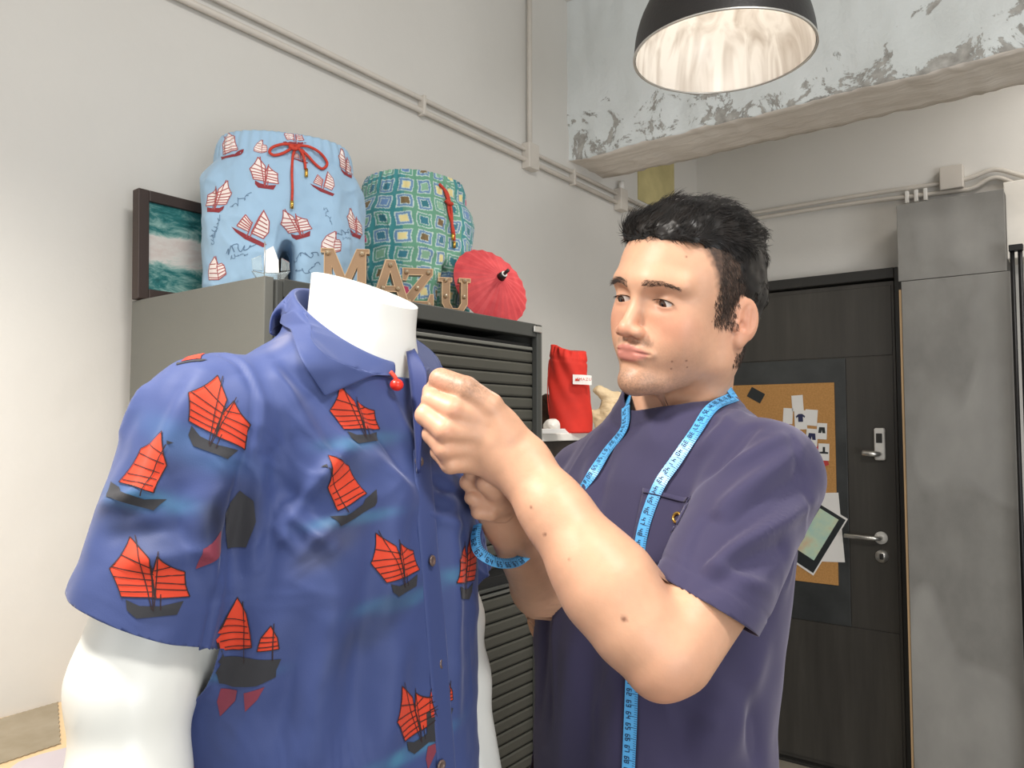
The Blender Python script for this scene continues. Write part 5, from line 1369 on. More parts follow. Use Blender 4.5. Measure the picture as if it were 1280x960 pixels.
# ------------------------------------------------------------------ the man (modelled in the (right, ahead, height) frame of the viewer, then turned into the room)
YR = Matrix.Rotation(YAW, 4, 'Z')
MB = (0.205, 1.0)                                    # where he stands
mw = C2W(MB[0], MB[1], 0)
man = empty('person', (mw[0], mw[1], 0), YAW, 'dark haired man in a navy pocket T-shirt adjusting the collar of the mannequin shirt', 'person')
OFF = np.array([MB[0], MB[1], 0], np.float32)        # meshes are stored relative to his base
def rot_m(yaw, pitch, roll):
    return np.array(Matrix.Rotation(yaw, 3, 'Z') @ Matrix.Rotation(pitch, 3, 'X') @ Matrix.Rotation(roll, 3, 'Y'))
HYAW, HPIT, HROL = math.radians(-48), math.radians(1), math.radians(12)
HC_ = np.array([0.217, 0.952, 1.640], np.float32)
HR = rot_m(HYAW, HPIT, HROL).astype(np.float32)      # head-local -> viewer frame; local -Y is the way he looks, +X his left
def hl(P): return (P - HC_) @ HR                      # viewer frame -> head local
def hw(p): return HR @ np.asarray(p, np.float32) + HC_
HS = 1.0
def inhead(prim):
    f, c, r = prim
    return (lambda P: f(hl(P).astype(np.float32))), hw(c).astype(np.float32), r
sk = Field()
def ha(prim, k=0.01): sk.add(inhead(prim), k)
def hs(prim, k=0.004): sk.sub(inhead(prim), k)
ha(d_ell((0, .012, .036), (.0755, .096, .083)), .01)
ha(d_ell((0, -.030, .030), (.0655, .064, .070)), .03)
ha(d_ell((0, -.030, -.030), (.0545, .058, .070)), .03)
for s in (-1, 1):
    ha(d_cone((s * .043, .006, -.062), (s * .018, -.056, -.093), .018, .0185), .025)
    ha(d_cone((s * .050, .010, -.03), (s * .045, .006, -.062), .021, .018), .025)
    ha(d_ell((s * .038, -.059, -.024), (.0185, .0185, .018)), .022)
    ha(d_cone((s * .012, -.091, .018), (s * .046, -.075, .019), .0085, .0075), .016)
ha(d_ell((0, -.079, -.099), (.021, .018, .018)), .016)
ha(d_ell((0, -.074, -.060), (.029, .0225, .024)), .018)
ha(d_ell((0, -.082, .020), (.03, .016, .018)), .02)
# nose
ha(d_cone((0, -.0895, .004), (0, -.1065, -.036), .0066, .0086), .012)
ha(d_ell((0, -.1075, -.0385), (.0090, .0090, .0085)), .006)
for s in (-1, 1):
    ha(d_ell((s * .0118, -.1000, -.0410), (.0068, .0100, .0070)), .006)
    ha(d_ell((s * .034, -.044, -.050), (.024, .028, .026)), .025)
    hs(d_ell((s * .0075, -.106, -.0495), (.0042, .0065, .0032)), .003)
    # eye sockets
    hs(d_ell((s * .031, -.0965, -.001), (.0185, .0125, .0105)), .012)
    # lids over the eyeball, then the opening between them
    ha(d_ell((s * .031, -.0735, -.002), (.0150, .0147, .0138)), .004)
# lips and mouth line
ha(d_cone((-.013, -.0935, -.0598), (.013, -.0935, -.0598), .0047, .0047), .006)
ha(d_cone((-.0045, -.0965, -.0588), (.0045, -.0965, -.0588), .0050, .0050), .005)
ha(d_cone((-.011, -.0920, -.0698), (.011, -.0920, -.0698), .0062, .0062), .006)
for s in (-1, 1): ha(d_cone((s * .011, -.0930, -.0625), (s * .0245, -.0850, -.0640), .0050, .0032), .006)
for s in (-1, 1):
    hs(d_cone((0, -.1032, -.0642), (s * .012, -.0998, -.0644), .0012, .0011), .0022)
    hs(d_cone((s * .012, -.0998, -.0644), (s * .0255, -.0886, -.0650), .0011, .0011), .0022)
hs(d_cone((-.008, -.0965, -.0815), (.008, -.0965, -.0815), .0035, .0035), .007)
hs(d_cone((0, -.1045, -.049), (0, -.1045, -.055), .0022, .0018), .004)
# eye openings (almond)
TL = 0.16
for s in (-1, 1):
    Re = np.array(Matrix.Rotation(s * -0.0 + 0.10 * s, 3, 'Y'))
    hs(d_ell((s * .031, -.0885, -.0042), (.0130, .0105, .0035), Re), .0016)
# ears
for s in (-1, 1):
    E = np.array([s * .0765, .012, -.011]); Rr = np.array(Matrix.Rotation(-s * 0.42, 3, 'Z') @ Matrix.Rotation(0.16, 3, 'X'))
    er = lambda v: E + Rr @ np.array(v) * np.array([1, 1, 1])
    ha(d_ell(er((s * .000, .004, .0)), (.0060, .0165, .0260), Rr), .004)
    ha(d_ell(er((s * .000, -.005, -.0235)), (.0050, .0080, .0095), Rr), .005)
    hs(d_ell(er((s * .0068, .0035, .003)), (.0055, .0115, .0195), Rr), .002)
    ha(d_cone(er((s * .0005, .007, .013)), er((s * .0005, .005, -.010)), .0030, .0024), .003)
    ha(d_ell(er((s * .003, -.0125, -.006)), (.0032, .0035, .006)), .004)
    hs(d_ell(er((s * .0045, -.003, -.006)), (.0050, .0050, .0070)), .002)
# neck and throat (not turned with the head)
nb = np.array([0.222, 1.035, 1.46])
sk.add(d_fcone(nb, hw((0, .030, -.045)), .064, .0535, (1, 0, 0), 1.0), .022)
sk.add(d_cone(hw((.05, .028, -.05)), nb + np.array([-.015, -.065, -.005]), .017, .014), .025)     # neck muscle, his left
sk.add(d_cone(hw((-.05, .028, -.05)), nb + np.array([-.055, -.055, -.005]), .017, .014), .025)
sk.add(d_ell(hw((0, -.03, -.102)), (.010, .010, .010)), .02)
# torso under the shirt
BYAW = math.radians(-56)
BR = np.array(Matrix.Rotation(BYAW, 3, 'Z')).astype(np.float32)
BC = np.array([0.197, 1.02, 0], np.float32)
def bl(P): return (P - BC) @ BR
def bw_(p): return BR @ np.asarray(p, np.float32) + BC
def inbody(prim):
    f, c, r = prim; return (lambda P: f(bl(P).astype(np.float32))), bw_(c).astype(np.float32), r
torso = [(0.80, -.012, -.018, .150, .105), (0.92, -.012, -.018, .158, .110), (1.05, -.012, -.018, .148, .105), (1.20, -.010, -.015, .158, .110), (1.34, -.004, -.006, .166, .112), (1.42, .004, 0, .145, .096), (1.47, .008, .005, .112, .070), (1.505, .008, .01, .075, .056), (1.54, .004, .015, .052, .048)]
sk.add(inbody(sections(torso)), .02)
# ---- left arm (nearer): shoulder - elbow - wrist, given as true 3-D points
SL = np.array([0.282, 0.864, 1.430]); EL = pc(828, 822, .715); WL = pc(650, 580, .775)
sk.add(d_cone(bw_((.095, .0, 1.435)), SL, .048, .048), .02)
sk.add(d_cone(SL + np.array([.006, .004, -.006]), EL + np.array([.010, .008, .000]), .045, .036), .03)
sk.add(d_cone(EL + (SL - EL) * .45 + np.array([.008, .004, -.008]), EL + (SL - EL) * .06, .044, .038), .02)
Fd = WL - EL
sk.add(d_cone(EL + np.array([-.004, 0, .004]), EL + Fd * .32, .037, .043), .010)
sk.add(d_cone(EL + Fd * .16 + np.array([-.006, -.004, .000]), EL + Fd * .45 + np.array([-.004, -.004, .000]), .038, .036), .015)   # forearm bulk on the thumb side
sk.add(d_cone(EL + Fd * .38, EL + Fd * .75, .0425, .031), .02)
wx_ = np.array([.55, -.2, -.8])
sk.add(d_fcone(EL + Fd * .72, WL, .032, .0285, (0, 1, 0), .82), .015)
sk.add(d_ell(EL + np.array([-.003, -.004, -.012]), (.024, .026, .024)), .012)                    # point of the elbow
# hand: back of the hand faces the camera, thumb on top, fingers closed on the cloth edge
sk.add(d_fcone(WL, pc(614, 552, .772), .0285, .031, (0, 1, 0), .70), .012)
sk.add(d_fcone(pc(616, 542, .772), pc(588, 526, .770), .027, .021, (0, 1, 0), .60), .012)
sk.add(d_fcone(pc(616, 566, .776), pc(584, 560, .776), .024, .016, (0, 1, 0), .70), .012)
def chain(pts, rad, k=.0025, root_k=.007):
    for i in range(len(pts) - 1): sk.add(d_cone(pts[i], pts[i + 1], rad[i], rad[i + 1]), root_k if i == 0 else k)
P_ = lambda *a: pc(*a)
chain([P_(632, 543, .768), P_(612, 508, .760), P_(582, 487, .754), P_(551, 475, .764)], [.0165, .0138, .0132, .0122])            # thumb
chain([P_(600, 525, .762), P_(566, 512, .748), P_(540, 500, .758), P_(539, 486, .776)], [.0130, .0118, .0102, .0090])          # index
chain([P_(594, 542, .762), P_(556, 538, .746), P_(532, 519, .756), P_(539, 503, .776)], [.0128, .0118, .0104, .0090])          # middle
chain([P_(590, 560, .767), P_(556, 561, .752), P_(540, 543, .760), P_(546, 527, .778)], [.0120, .0108, .0096, .0085])         # ring
chain([P_(592, 577, .773), P_(563, 580, .760), P_(549, 565, .767), P_(555, 551, .782)], [.0110, .0098, .0086, .0078])         # little
# ---- right arm (behind): forearm rises behind the left one, hand under the placket
SR = bw_((-.150, .0, 1.405)); ER = pc(700, 772, 1.09); WR = pc(637, 652, .845)
sk.add(d_cone(bw_((-.09, .0, 1.425)), SR, .048, .048), .03)
sk.add(d_cone(SR, ER, .048, .043), .02)
Fr = WR - ER
sk.add(d_cone(ER, ER + Fr * .4, .040, .039), .015)
sk.add(d_cone(ER + Fr * .4, WR, .039, .027), .015)
sk.add(d_fcone(WR, P_(617, 622, .825), .026, .028, (0, 1, 0), .7), .012)
chain([P_(612, 625, .822), P_(596, 612, .812), P_(584, 603, .806)], [.0115, .0100, .0085])
chain([P_(616, 617, .818), P_(604, 600, .806), P_(590, 592, .802)], [.0120, .0105, .0088])
chain([P_(622, 630, .818), P_(612, 640, .806), P_(598, 640, .802)], [.0110, .0095, .0080])
chain([P_(614, 634, .822), P_(602, 628, .808), P_(590, 622, .804)], [.0115, .0098, .0082])
chain([P_(630, 628, .815), P_(620, 612, .796), P_(606, 604, .790)], [.0135, .0120, .0100])

# pieces of one skin: head fine, arms and hands medium, joined as one mesh
def piece(lo, hi, h, g=None, sm=1):
    V, Q = surf(sk, lo, hi, h); T = tris_of(Q); V = relax(V, T, sm, .4)
    if g is not None: V, T = clip(V, T, g)
    return V, T
zc = 1.475
hV, hT = piece((.06, .80, 1.44), (.36, 1.14, 1.79), .00135, lambda P: np.where(P[:, 2] > 1.50, 1, np.minimum(P[:, 2] - 1.452, P[:, 1] - .862)).astype(np.float32), 1)
aV, aT = piece((-.12, .60, .98), (.46, 1.22, 1.62), .0027, lambda P: np.maximum(1.455 - P[:, 2], .866 - P[:, 1]), 1)
# the hand again, finer: cut the coarse one away at the wrist plane and join the fine one there
wn = (WL - EL) / np.linalg.norm(WL - EL); wp = EL + Fd * .80
sel = lambda P: ((P - wp) @ wn).astype(np.float32)
nearhand = lambda P: (np.minimum(sel(P), .22 - np.linalg.norm(P - WL, axis=1)))
reg = lambda P: np.minimum(np.minimum(sel(P), .13 - np.linalg.norm(P - WL, axis=1)), .815 - P[:, 1]).astype(np.float32)
aV, aT = clip(aV, aT, lambda P: -reg(P))
fV, fT = piece((-.13, .70, 1.36), (.06, .83, 1.60), .0013, reg, 1)
SV = np.concatenate([hV, aV, fV]); ST = np.concatenate([hT, aT + len(hV), fT + len(hV) + len(aV)])
SN = vnormals(SV, ST)
# ---- colouring of the skin itself: lips, beard shadow, brows, ears, knuckles, nails, moles
H = hl(SV)
skin = srgba((208, 160, 130))[:3]
C = np.tile(skin, (len(SV), 1)); onh = SV[:, 2] > 1.455
C *= (1 + 0.05 * fbm(SV, 40, 3) + 0.03 * fbm(SV, 160, 2))[:, None]
def tint(w, col, a=1.0):
    global C
    w = np.clip(w * a, 0, 1)[:, None]; C = C * (1 - w) + srgba(col)[:3] * w
g_ = lambda c, r: np.exp(-(((H - np.array(c)) / np.array(r)) ** 2).sum(1))
face = onh & (H[:, 1] < -.02)
tint(onh * (g_((0, -.11, -.04), (.016, .02, .014)) + g_((.04, -.07, -.03), (.025, .03, .02)) + g_((-.04, -.07, -.03), (.025, .03, .02))), (206, 128, 106), .40)
tint(onh * (g_((.078, .014, -.012), (.02, .024, .032))), (206, 130, 104), .5)
hx = np.abs(H[:, 0])
lipw = np.clip(1 - ((hx / .0255) ** 2 + ((H[:, 2] + .0645) / np.where(H[:, 2] > -.0645, .0095 - .10 * hx, .0130 - .12 * hx * hx / .02)) ** 2), 0, .5) * 2 * (H[:, 1] < -.085)
tint(np.clip(lipw * 1.6, 0, 1) * onh, (190, 116, 106), .8)
beard = onh * (np.clip((-.043 - H[:, 2]) / .012, 0, 1) * np.clip((-.012 - H[:, 1]) / .03, 0, 1) * (np.clip((H[:, 2] + .128) / .02, 0, 1)))
must = np.exp(-((H[:, 2] + .0510) / .0045) ** 2) * (hx < .027) * (hx > .003)
chin = np.clip((-.083 - H[:, 2]) / .008, 0, 1) * np.exp(-(hx / .045) ** 2)
sp_ = 0.62 + 0.38 * vnoise(SV, 900)
tint(beard * (0.18 + 0.75 * must + 0.62 * chin) * sp_ * (1 - np.clip(lipw * 2, 0, 1)), (104, 84, 70), 1.0)
tint(onh * g_((.031, -.09, .006), (.016, .02, .005)) + onh * g_((-.031, -.09, .006), (.016, .02, .005)), (176, 124, 96), .5)
tint(onh * g_((.031, -.09, -.010), (.014, .02, .003)) + onh * g_((-.031, -.09, -.010), (.014, .02, .003)), (184, 128, 104), .45)
# scalp shadow where the hair is clipped short
def hairline(H):
    """>0 inside the haired part of the scalp (head local)"""
    x = np.abs(H[:, 0]); y = H[:, 1]; z = H[:, 2]
    front = z - (.066 - 6.0 * np.clip(x - .030, 0, 1) ** 2 * 0 - .10 * np.clip(x - .045, 0, 1)) - np.clip((-.055 - y), 0, 1) * .0
    temple = np.minimum(y + .030 + .25 * (z - .03) * (z > .03), z + .0)         # behind the temple line, above eye level
    side = np.minimum(y + .022, z + .016 - .0 * y); side = np.minimum(side, .9 * (.016 - y) + np.clip(z + .02, -1, 1) * .0 + .0 * z) * (1)
    burn = np.minimum(np.minimum(y + .032 + .40 * z, z + .019), -.002 - y)
    back = np.minimum(y - .018 , z + .062 + .35 * 0)
    over = np.minimum(y + .034 + .42 * z, z - .004)
    return np.maximum.reduce([np.minimum(front, z - .05), burn, over, back, np.minimum(y + .034 - 1.1 * np.clip(.055 - z, 0, 1), z - .022)])
hlw = hairline(H)
earm = lambda q: (np.abs(q[:, 0]) > .0735) & (q[:, 2] < .018) & (q[:, 1] > .000) & (q[:, 1] < .04)
tint(onh * ~earm(H) * np.clip((hlw + .003 + .002 * vnoise(SV, 300)) / .010, 0, 1) * (0.93 + .07 * vnoise(SV, 500)), (52, 42, 37), 1.0)
# knuckles, fingertips
for (x, y, f, r) in ((551, 475, .752, .010), (566, 512, .740, .009), (556, 538, .738, .009), (555, 561, .752, .010)):
    tint(np.exp(-(np.linalg.norm(SV - pc(x, y, f), axis=1) / r) ** 2), (212, 138, 114), .35)
tint(np.exp(-(np.linalg.norm(SV - (EL + np.array([0, -.02, -.03])), axis=1) / .035) ** 2), (200, 132, 106), .35)
# small moles
def surf_pt(px, py, f0=.6):
    return None
BVs = bvh_of(SV, ST)
def skin_hit(px, py):
    a, b = ray(px, py); d = Vector((a, 1, b)).normalized(); h, n, i, ds = BVs.ray_cast(Vector((0, 0, CAM_H)), d); return (None, None) if h is None else (np.array(h), np.array(n))
for (x, y, r) in ((840, 452, .0011), (839, 461, .0010), (858, 451, .0011), (859, 459, .0009), (858, 321, .0010), (664, 634, .0014), (681, 668, .0016), (780, 774, .0022), (890, 402, .0008), (712, 700, .0012)):
    h, n = skin_hit(x, y)
    if h is not None: tint(np.clip(1.6 - np.linalg.norm(SV - h, axis=1) / r, 0, 1), (104, 62, 46), .8)
m = NT('skin', 0.46, 0, 0.45); m.base(m.vcol()); v = m.coord()
m.b.inputs['Subsurface Weight'].default_value = 0.12; m.b.inputs['Subsurface Radius'].default_value = (0.012, 0.005, 0.003); m.b.inputs['Subsurface Scale'].default_value = 0.6
m.bump(m.noise(v, 420, 4), 0.12, 0.0012)
body_o = np_mesh('body', SV - OFF, ST, MATS['skin'], man, True, np.clip(C, 0, 1).astype(np.float32))
# ---- eyes
m = NT('eye_white', 0.12, 0, 0.6); m.base(srgb(222, 212, 204))
m = NT('eye_iris', 0.1, 0, 0.6); m.base(srgb(64, 40, 26))
m = NT('eye_pupil', 0.05, 0, 0.8); m.base(srgb(8, 7, 7))
gaze = np.array([-.20, -1, -.40]); gaze /= np.linalg.norm(gaze)
for s in (-1, 1):
    c = np.array([s * .031, -.0735, -.002]); R = .0132
    gz = Vector(tuple(gaze)).to_track_quat('Z', 'Y').to_matrix()
    b = bmesh.new(); bmesh.ops.create_uvsphere(b, u_segments=32, v_segments=24, radius=R)
    for v_ in b.verts:
        ang = math.acos(max(-1, min(1, v_.co.z / R)))
        v_.co *= 1 + .045 * math.exp(-(ang / .40) ** 2)
    for f in b.faces:
        ang = math.acos(max(-1, min(1, f.calc_center_median().normalized().z))); f.material_index = 2 if ang < .20 else (1 if ang < .47 else 0)
    M4 = Matrix(HR.tolist()).to_3x3() @ gz
    for v_ in b.verts: v_.co = M4 @ v_.co + Vector(tuple(map(float, hw(c) - OFF)))
    bm_obj('eye', b, [MATS['eye_white'], MATS['eye_iris'], MATS['eye_pupil']], man, True)
# ---- hair: a shaped cap plus thousands of single strands
m = NT('hair_dark', 0.42, 0, 0.35); m.base(m.ramp(m.noise(m.coord(), 60, 3), [(0.3, srgb(13, 11, 10)), (0.7, srgb(30, 24, 21))]))
hm = NT('hair_brown', 0.5); hm.base(srgb(62, 50, 43))
hf = Field()
hf.add(inhead(d_ell((0, .014, .040), (.0785, .100, .0870))), .01)
hf.add(inhead(d_ell((0, -.034, .078), (.060, .052, .034))), .02)
hf.add(inhead(d_ell((0, .010, .082), (.064, .086, .042))), .02)
hf.add(inhead(d_cone((-.040, -.064, .080), (.040, -.064, .080), .015, .015)), .015)
hf.add(inhead(d_ell((0, .070, .01), (.060, .046, .060))), .02)
V, Q = surf(hf, (.06, .80, 1.50), (.36, 1.14, 1.82), .003); T = tris_of(Q); V = relax(V, T, 2)
V, T = clip(V, T, lambda P: (hairline(hl(P)) - .002 + .003 * vnoise(P, 90)).astype(np.float32))
N = vnormals(V, T); HVl = hl(V)
V = V + N * (0.0028 * fbm(HVl * np.array([1, .5, 1]), 60, 2))[:, None]
cap = np_mesh('hair', V - OFF, T, MATS['hair_dark'], man, True)
rgn = np.random.RandomState(11)
def strands(name, roots, dirs, length, rad, bend, mat, parent, seg=4):
    n = len(roots); ts = np.linspace(0, 1, seg + 1)
    side = np.cross(dirs, rgn.randn(n, 3)); side /= np.linalg.norm(side, axis=1, keepdims=True); up2 = np.cross(side, dirs)
    VV = np.zeros((n, seg + 1, 3, 3), np.float32)
    for i, t in enumerate(ts):
        c = roots + dirs * (length * t)[:, None] + bend * (length * t * t)[:, None]
        r = (rad * (1 - .8 * t))
        for k in range(3):
            a = 2 * math.pi * k / 3; VV[:, i, k] = c + side * (math.cos(a) * r)[:, None] + up2 * (math.sin(a) * r)[:, None]
    F = []
    for i in range(seg):
        for k in range(3):
            a = i * 3 + k; b = i * 3 + (k + 1) % 3; F.append([a, b, b + 3, a + 3])
    F = np.array(F); FF = (F[None] + (np.arange(n) * (seg + 1) * 3)[:, None, None]).reshape(-1, 4)
    return np_mesh(name, VV.reshape(-1, 3), FF, mat, parent, True)
def sample(V, T, n, wfn=None):
    a = V[T[:, 0]]; b = V[T[:, 1]]; c = V[T[:, 2]]; ar = np.linalg.norm(np.cross(b - a, c - a), axis=1)
    if wfn is not None: ar = ar * wfn((a + b + c) / 3)
    ar = ar / ar.sum(); i = rgn.choice(len(T), n, p=ar); u = rgn.rand(n, 1); v = rgn.rand(n, 1); f = (u + v) > 1; u = np.where(f, 1 - u, u); v = np.where(f, 1 - v, v)
    P = a[i] + u * (b - a)[i] + v * (c - a)[i]; N = np.cross((b - a)[i], (c - a)[i]); N /= np.linalg.norm(N, axis=1, keepdims=True) + 1e-9
    return P.astype(np.float32), N.astype(np.float32)
R_, N_ = sample(V, T, 13000)
L_ = hl(R_); Nl = N_ @ HR
topw = np.clip((L_[:, 2] - .055) / .03, 0, 1)
# top hair is brushed up, back and to his left side; sides grow down and back
flow = np.stack([0.25 + 0 * topw, 0.55 - 0.0 * topw, 0.25 * topw], 1) * topw[:, None] + np.stack([0 * topw, .55 + 0 * topw, -.8 + 0 * topw], 1) * (1 - topw)[:, None]
fr = np.clip((-.045 - L_[:, 1]) / .03, 0, 1) * topw
flow = flow + fr[:, None] * np.array([.15, -.55, .75])
flow = flow - (flow * Nl).sum(1)[:, None] * Nl; flow = flow + Nl * (0.22 + 0.12 * topw)[:, None] + .35 * (np.stack([vnoise(L_, 55), vnoise(L_ + 3, 55), vnoise(L_ + 7, 55)], 1)) + 0.10 * rgn.randn(len(R_), 3)
flow /= np.linalg.norm(flow, axis=1, keepdims=True)
ln = (.006 + .013 * topw + .004 * rgn.rand(len(R_))) * (0.7 + .6 * rgn.rand(len(R_)))
low = np.clip((.01 - L_[:, 2]) / .03, 0, 1); ln *= (1 - .45 * low)
strands('hair_strands', (R_ - OFF) - N_ * .001, (flow @ HR.T).astype(np.float32), ln, np.full(len(R_), .00042), ((-Nl * .4) @ HR.T).astype(np.float32), MATS['hair_dark'], man)
# eyebrows and short sideburn / nape stubble hairs
for s in (-1, 1):
    br_r = []; br_d = []
    for k in range(230):
        t = rgn.rand() ** .9; w = (rgn.rand() - .5)
        x = s * (.0105 + .038 * t); z = .0135 + .0040 * math.sin(min(1, t * 1.35) * math.pi * .62) - .0075 * max(0, t - .62) + w * .0085 * (1 - .60 * t)
        o = Vector(tuple(map(float, hw((x, -.16, z))))); d = Vector(tuple(map(float, HR @ np.array([0, 1, 0], np.float32))))
        h, n, i, ds = BVs.ray_cast(o, d)
        if h is None: continue
        br_r.append(np.array(h)); br_d.append(HR @ np.array([s * (.75 + .2 * t), -.25 - .1 * rgn.rand(), .55 * (1 - 1.5 * t) + .2 * rgn.randn()]))
    br_r = np.array(br_r, np.float32); br_d = np.array(br_d, np.float32); br_d /= np.linalg.norm(br_d, axis=1, keepdims=True)
    strands('eyebrow', br_r - OFF, br_d, .005 + .003 * rgn.rand(len(br_r)), np.full(len(br_r), .00020), -br_d * 0 + np.array([0, 0, -.2], np.float32), MATS['hair_brown'], man, 2)
P3, N3 = sample(hV, hT, 13000, lambda P: ((hairline(hl(P)) > -.0045) & (hl(P)[:, 2] < .078) & (hl(P)[:, 1] > -.04) & ~earm(hl(P))).astype(float))
fl3 = (np.array([[0, .45, -.9]]) + .25 * rgn.randn(len(P3), 3)) @ HR.T; fl3 = fl3 - (fl3 * N3).sum(1)[:, None] * N3 + N3 * .35; fl3 /= np.linalg.norm(fl3, axis=1, keepdims=True)
strands('short_hair', P3 - OFF, fl3.astype(np.float32), .004 + .004 * rgn.rand(len(P3)), np.full(len(P3), .00030), (-N3 * .2), MATS['hair_brown'], man, 2)
# upper lashes
for s in (-1, 1):
    la = []; ld_ = []
    for k in range(60):
        t = -1 + 2 * k / 59; x = s * .031 + .0125 * t; z = -.0038 + .0036 * math.sqrt(max(0, 1 - t * t)) + s * t * -.0012
        o = Vector(tuple(map(float, hw((x, -.14, z + .0006))))); d = Vector(tuple(map(float, HR @ np.array([0, 1, 0], np.float32)))); h, n, i, ds = BVs.ray_cast(o, d)
        if h is None: continue
        la.append(np.array(h)); ld_.append(HR @ np.array([.25 * t, -1, -.15]))
    la = np.array(la, np.float32); ld_ = np.array(ld_, np.float32); ld_ /= np.linalg.norm(ld_, axis=1, keepdims=True)
    strands('eyelash', la - OFF, ld_, np.full(len(la), .005), np.full(len(la), .00022), np.tile(np.array([0, 0, -.1], np.float32), (len(la), 1)), MATS['hair_dark'], man, 2)
# ------------------------------------------------------------------ his clothes
m = NT('tshirt_jersey', 0.78, 0, 0.25); v = m.coord(); m.b.inputs['Sheen Weight'].default_value = 0.25; m.b.inputs['Sheen Tint'].default_value = (0.9, 0.85, 1, 1)
m.base(m.vcol()); m.bump(m.noise(v, 1100, 2), 0.10, 0.001)
ts = Field()
TT_ = [(0.84, -.012, -.018, .178, .136), (1.0, -.012, -.018, .170, .130), (1.12, -.012, -.018, .170, .128), (1.22, -.010, -.015, .176, .130), (1.34, -.004, -.006, .182, .130), (1.42, .007, 0, .160, .110), (1.47, .016, .004, .128, .088), (1.50, .020, .008, .096, .074), (1.52, .019, .012, .076, .068), (1.54, .015, .014, .060, .062), (1.56, .010, .014, .048, .054)]
ts.add(inbody(sections(TT_)), .01)
ts.add(d_cone(bw_((.105, .0, 1.450)), SL + np.array([.004, .004, .0]), .056, .060), .03)
ts.add(d_cone(SL + np.array([.004, .004, .0]), SL + (EL - SL) * .75 + np.array([.008, .003, -.009]), .060, .057), .02)
ts.add(d_cone(bw_((-.095, .0, 1.435)), SR, .052, .056), .03)
ts.add(d_cone(SR, SR + (ER - SR) * .55, .056, .056), .025)
V, Q = surf(ts, (-.06, .68, .84), (.46, 1.26, 1.62), .0042)
T = tris_of(Q); V = relax(V, T, 3); N = vnormals(V, T)
TB0 = bvh_of(V, T)
def cast(bv, px, py):
    a, b = ray(px, py); h, n, i, ds = bv.ray_cast(Vector((0, 0, CAM_H)), Vector((a, 1, b)).normalized()); return (None, None) if h is None else (np.array(h), np.array(n))
def FT(*L):
    out = []
    for (x0, y0), (x1, y1), amp, w in L:
        out.append(([cast(TB0, x0 + (x1 - x0) * t, y0 + (y1 - y0) * t)[0] for t in np.linspace(0, 1, 5)], amp, w))
    return out
fl = FT(((1000, 560), (885, 650), .008, .010), ((1015, 590), (880, 690), -.007, .010), ((1020, 625), (870, 712), .007, .009), ((985, 545), (905, 590), .006, .009), ((960, 515), (880, 600), -.006, .010), ((940, 500), (870, 570), .005, .010),
        ((1005, 670), (880, 735), -.006, .009), ((880, 700), (965, 740), .005, .008), ((890, 640), (870, 700), -.008, .010),
        ((740, 560), (725, 700), .005, .014), ((765, 540), (745, 640), -.004, .012), ((900, 640), (850, 760), -.006, .014),
        ((955, 800), (900, 960), .008, .018), ((930, 850), (945, 960), -.007, .014), ((905, 850), (870, 960), .006, .018), ((880, 860), (830, 960), -.005, .018),
        ((720, 780), (700, 960), .006, .02), ((745, 760), (735, 960), -.005, .02), ((780, 850), (760, 960), .004, .018), ((690, 720), (675, 900), -.004, .012), ((850, 880), (900, 900), .004, .012), ((800, 540), (850, 560), .002, .02),
        ((985, 540), (1012, 640), -.003, .006))
V = V + N * np.clip(1.35 * foldsum(V, fl), -.0055, .014)[:, None]
V = V + N * (0.0028 * fbm(V * np.array([1, 1, .6]), 12, 3))[:, None].astype(np.float32)
rd = np.clip(1 - np.abs(vnoise(V * np.array([1, 1, .7]), 15)) * 2.4, 0, 1) ** 2 * np.clip(vnoise(V + 5, 6) + .2, 0, 1); V = V + N * (0.003 * rd)[:, None].astype(np.float32)
# neckline rib and hems
nax = np.array(hw((0, .030, -.045))) - nb; nax = nax / np.linalg.norm(nax)
def ncut(P):
    q = P - (nb + np.array([-.002, -.004, 0])); w = q - (q @ nax)[:, None] * nax; d = np.sqrt((w * w).sum(1)); fr_ = np.clip(-(w @ BR[:, 1]) / np.maximum(d, 1e-6), 0, 1)
    return np.where(P[:, 2] > 1.44, np.minimum(d - .0665 - .016 * fr_, (1.585 - P[:, 2]) * 2), 1.0).astype(np.float32)
gcut = ncut(V)
V = V + N * (0.0014 * np.clip((.014 - gcut) / .002, 0, 1) * (gcut < .05))[:, None]
ua = (EL - SL) / np.linalg.norm(EL - SL)
hmid = pc(889, 764, .735); hcam = np.array([hmid[0], hmid[1], hmid[2] - CAM_H]); pln = np.cross(pc(948, 798, .76) - pc(833, 727, .75), np.array([0.26, 1.0, -0.30])); pln /= np.linalg.norm(pln)
if pln @ ua < 0: pln = -pln
hp = SL + (EL - SL) * .5
# the hem plane passes the two visible hem corners
hp = (pc(948, 798, .775) + pc(833, 727, .765)) / 2
ub = (ER - SR) / np.linalg.norm(ER - SR); hq = SR + (ER - SR) * .50
slA = d_cone(SL + np.array([.004, .004, .0]), SL + (EL - SL) * .75 + np.array([.008, .003, -.009]), .060, .057)[0]; torA = inbody(sections(TT_))[0]
def shem(P):
    d1 = -((P - hp) @ pln); n1 = (np.linalg.norm(P - (SL + ua * np.clip((P - SL) @ ua, 0.02, .34)[:, None]), axis=1) < .094) & ((P - SL) @ ua > .02)
    xl = bl(P)[:, 0]
    n1 &= slA(P.astype(np.float32)) < torA(P.astype(np.float32))
    d2 = -((P - hq) @ ub); n2 = (np.linalg.norm(P - (SR + ub * np.clip((P - SR) @ ub, 0.02, .34)[:, None]), axis=1) < .075) & ((P - SR) @ ub > .06) & (xl < -.10)
    return np.where(n1, d1, np.where(n2, d2, 1.0)).astype(np.float32)
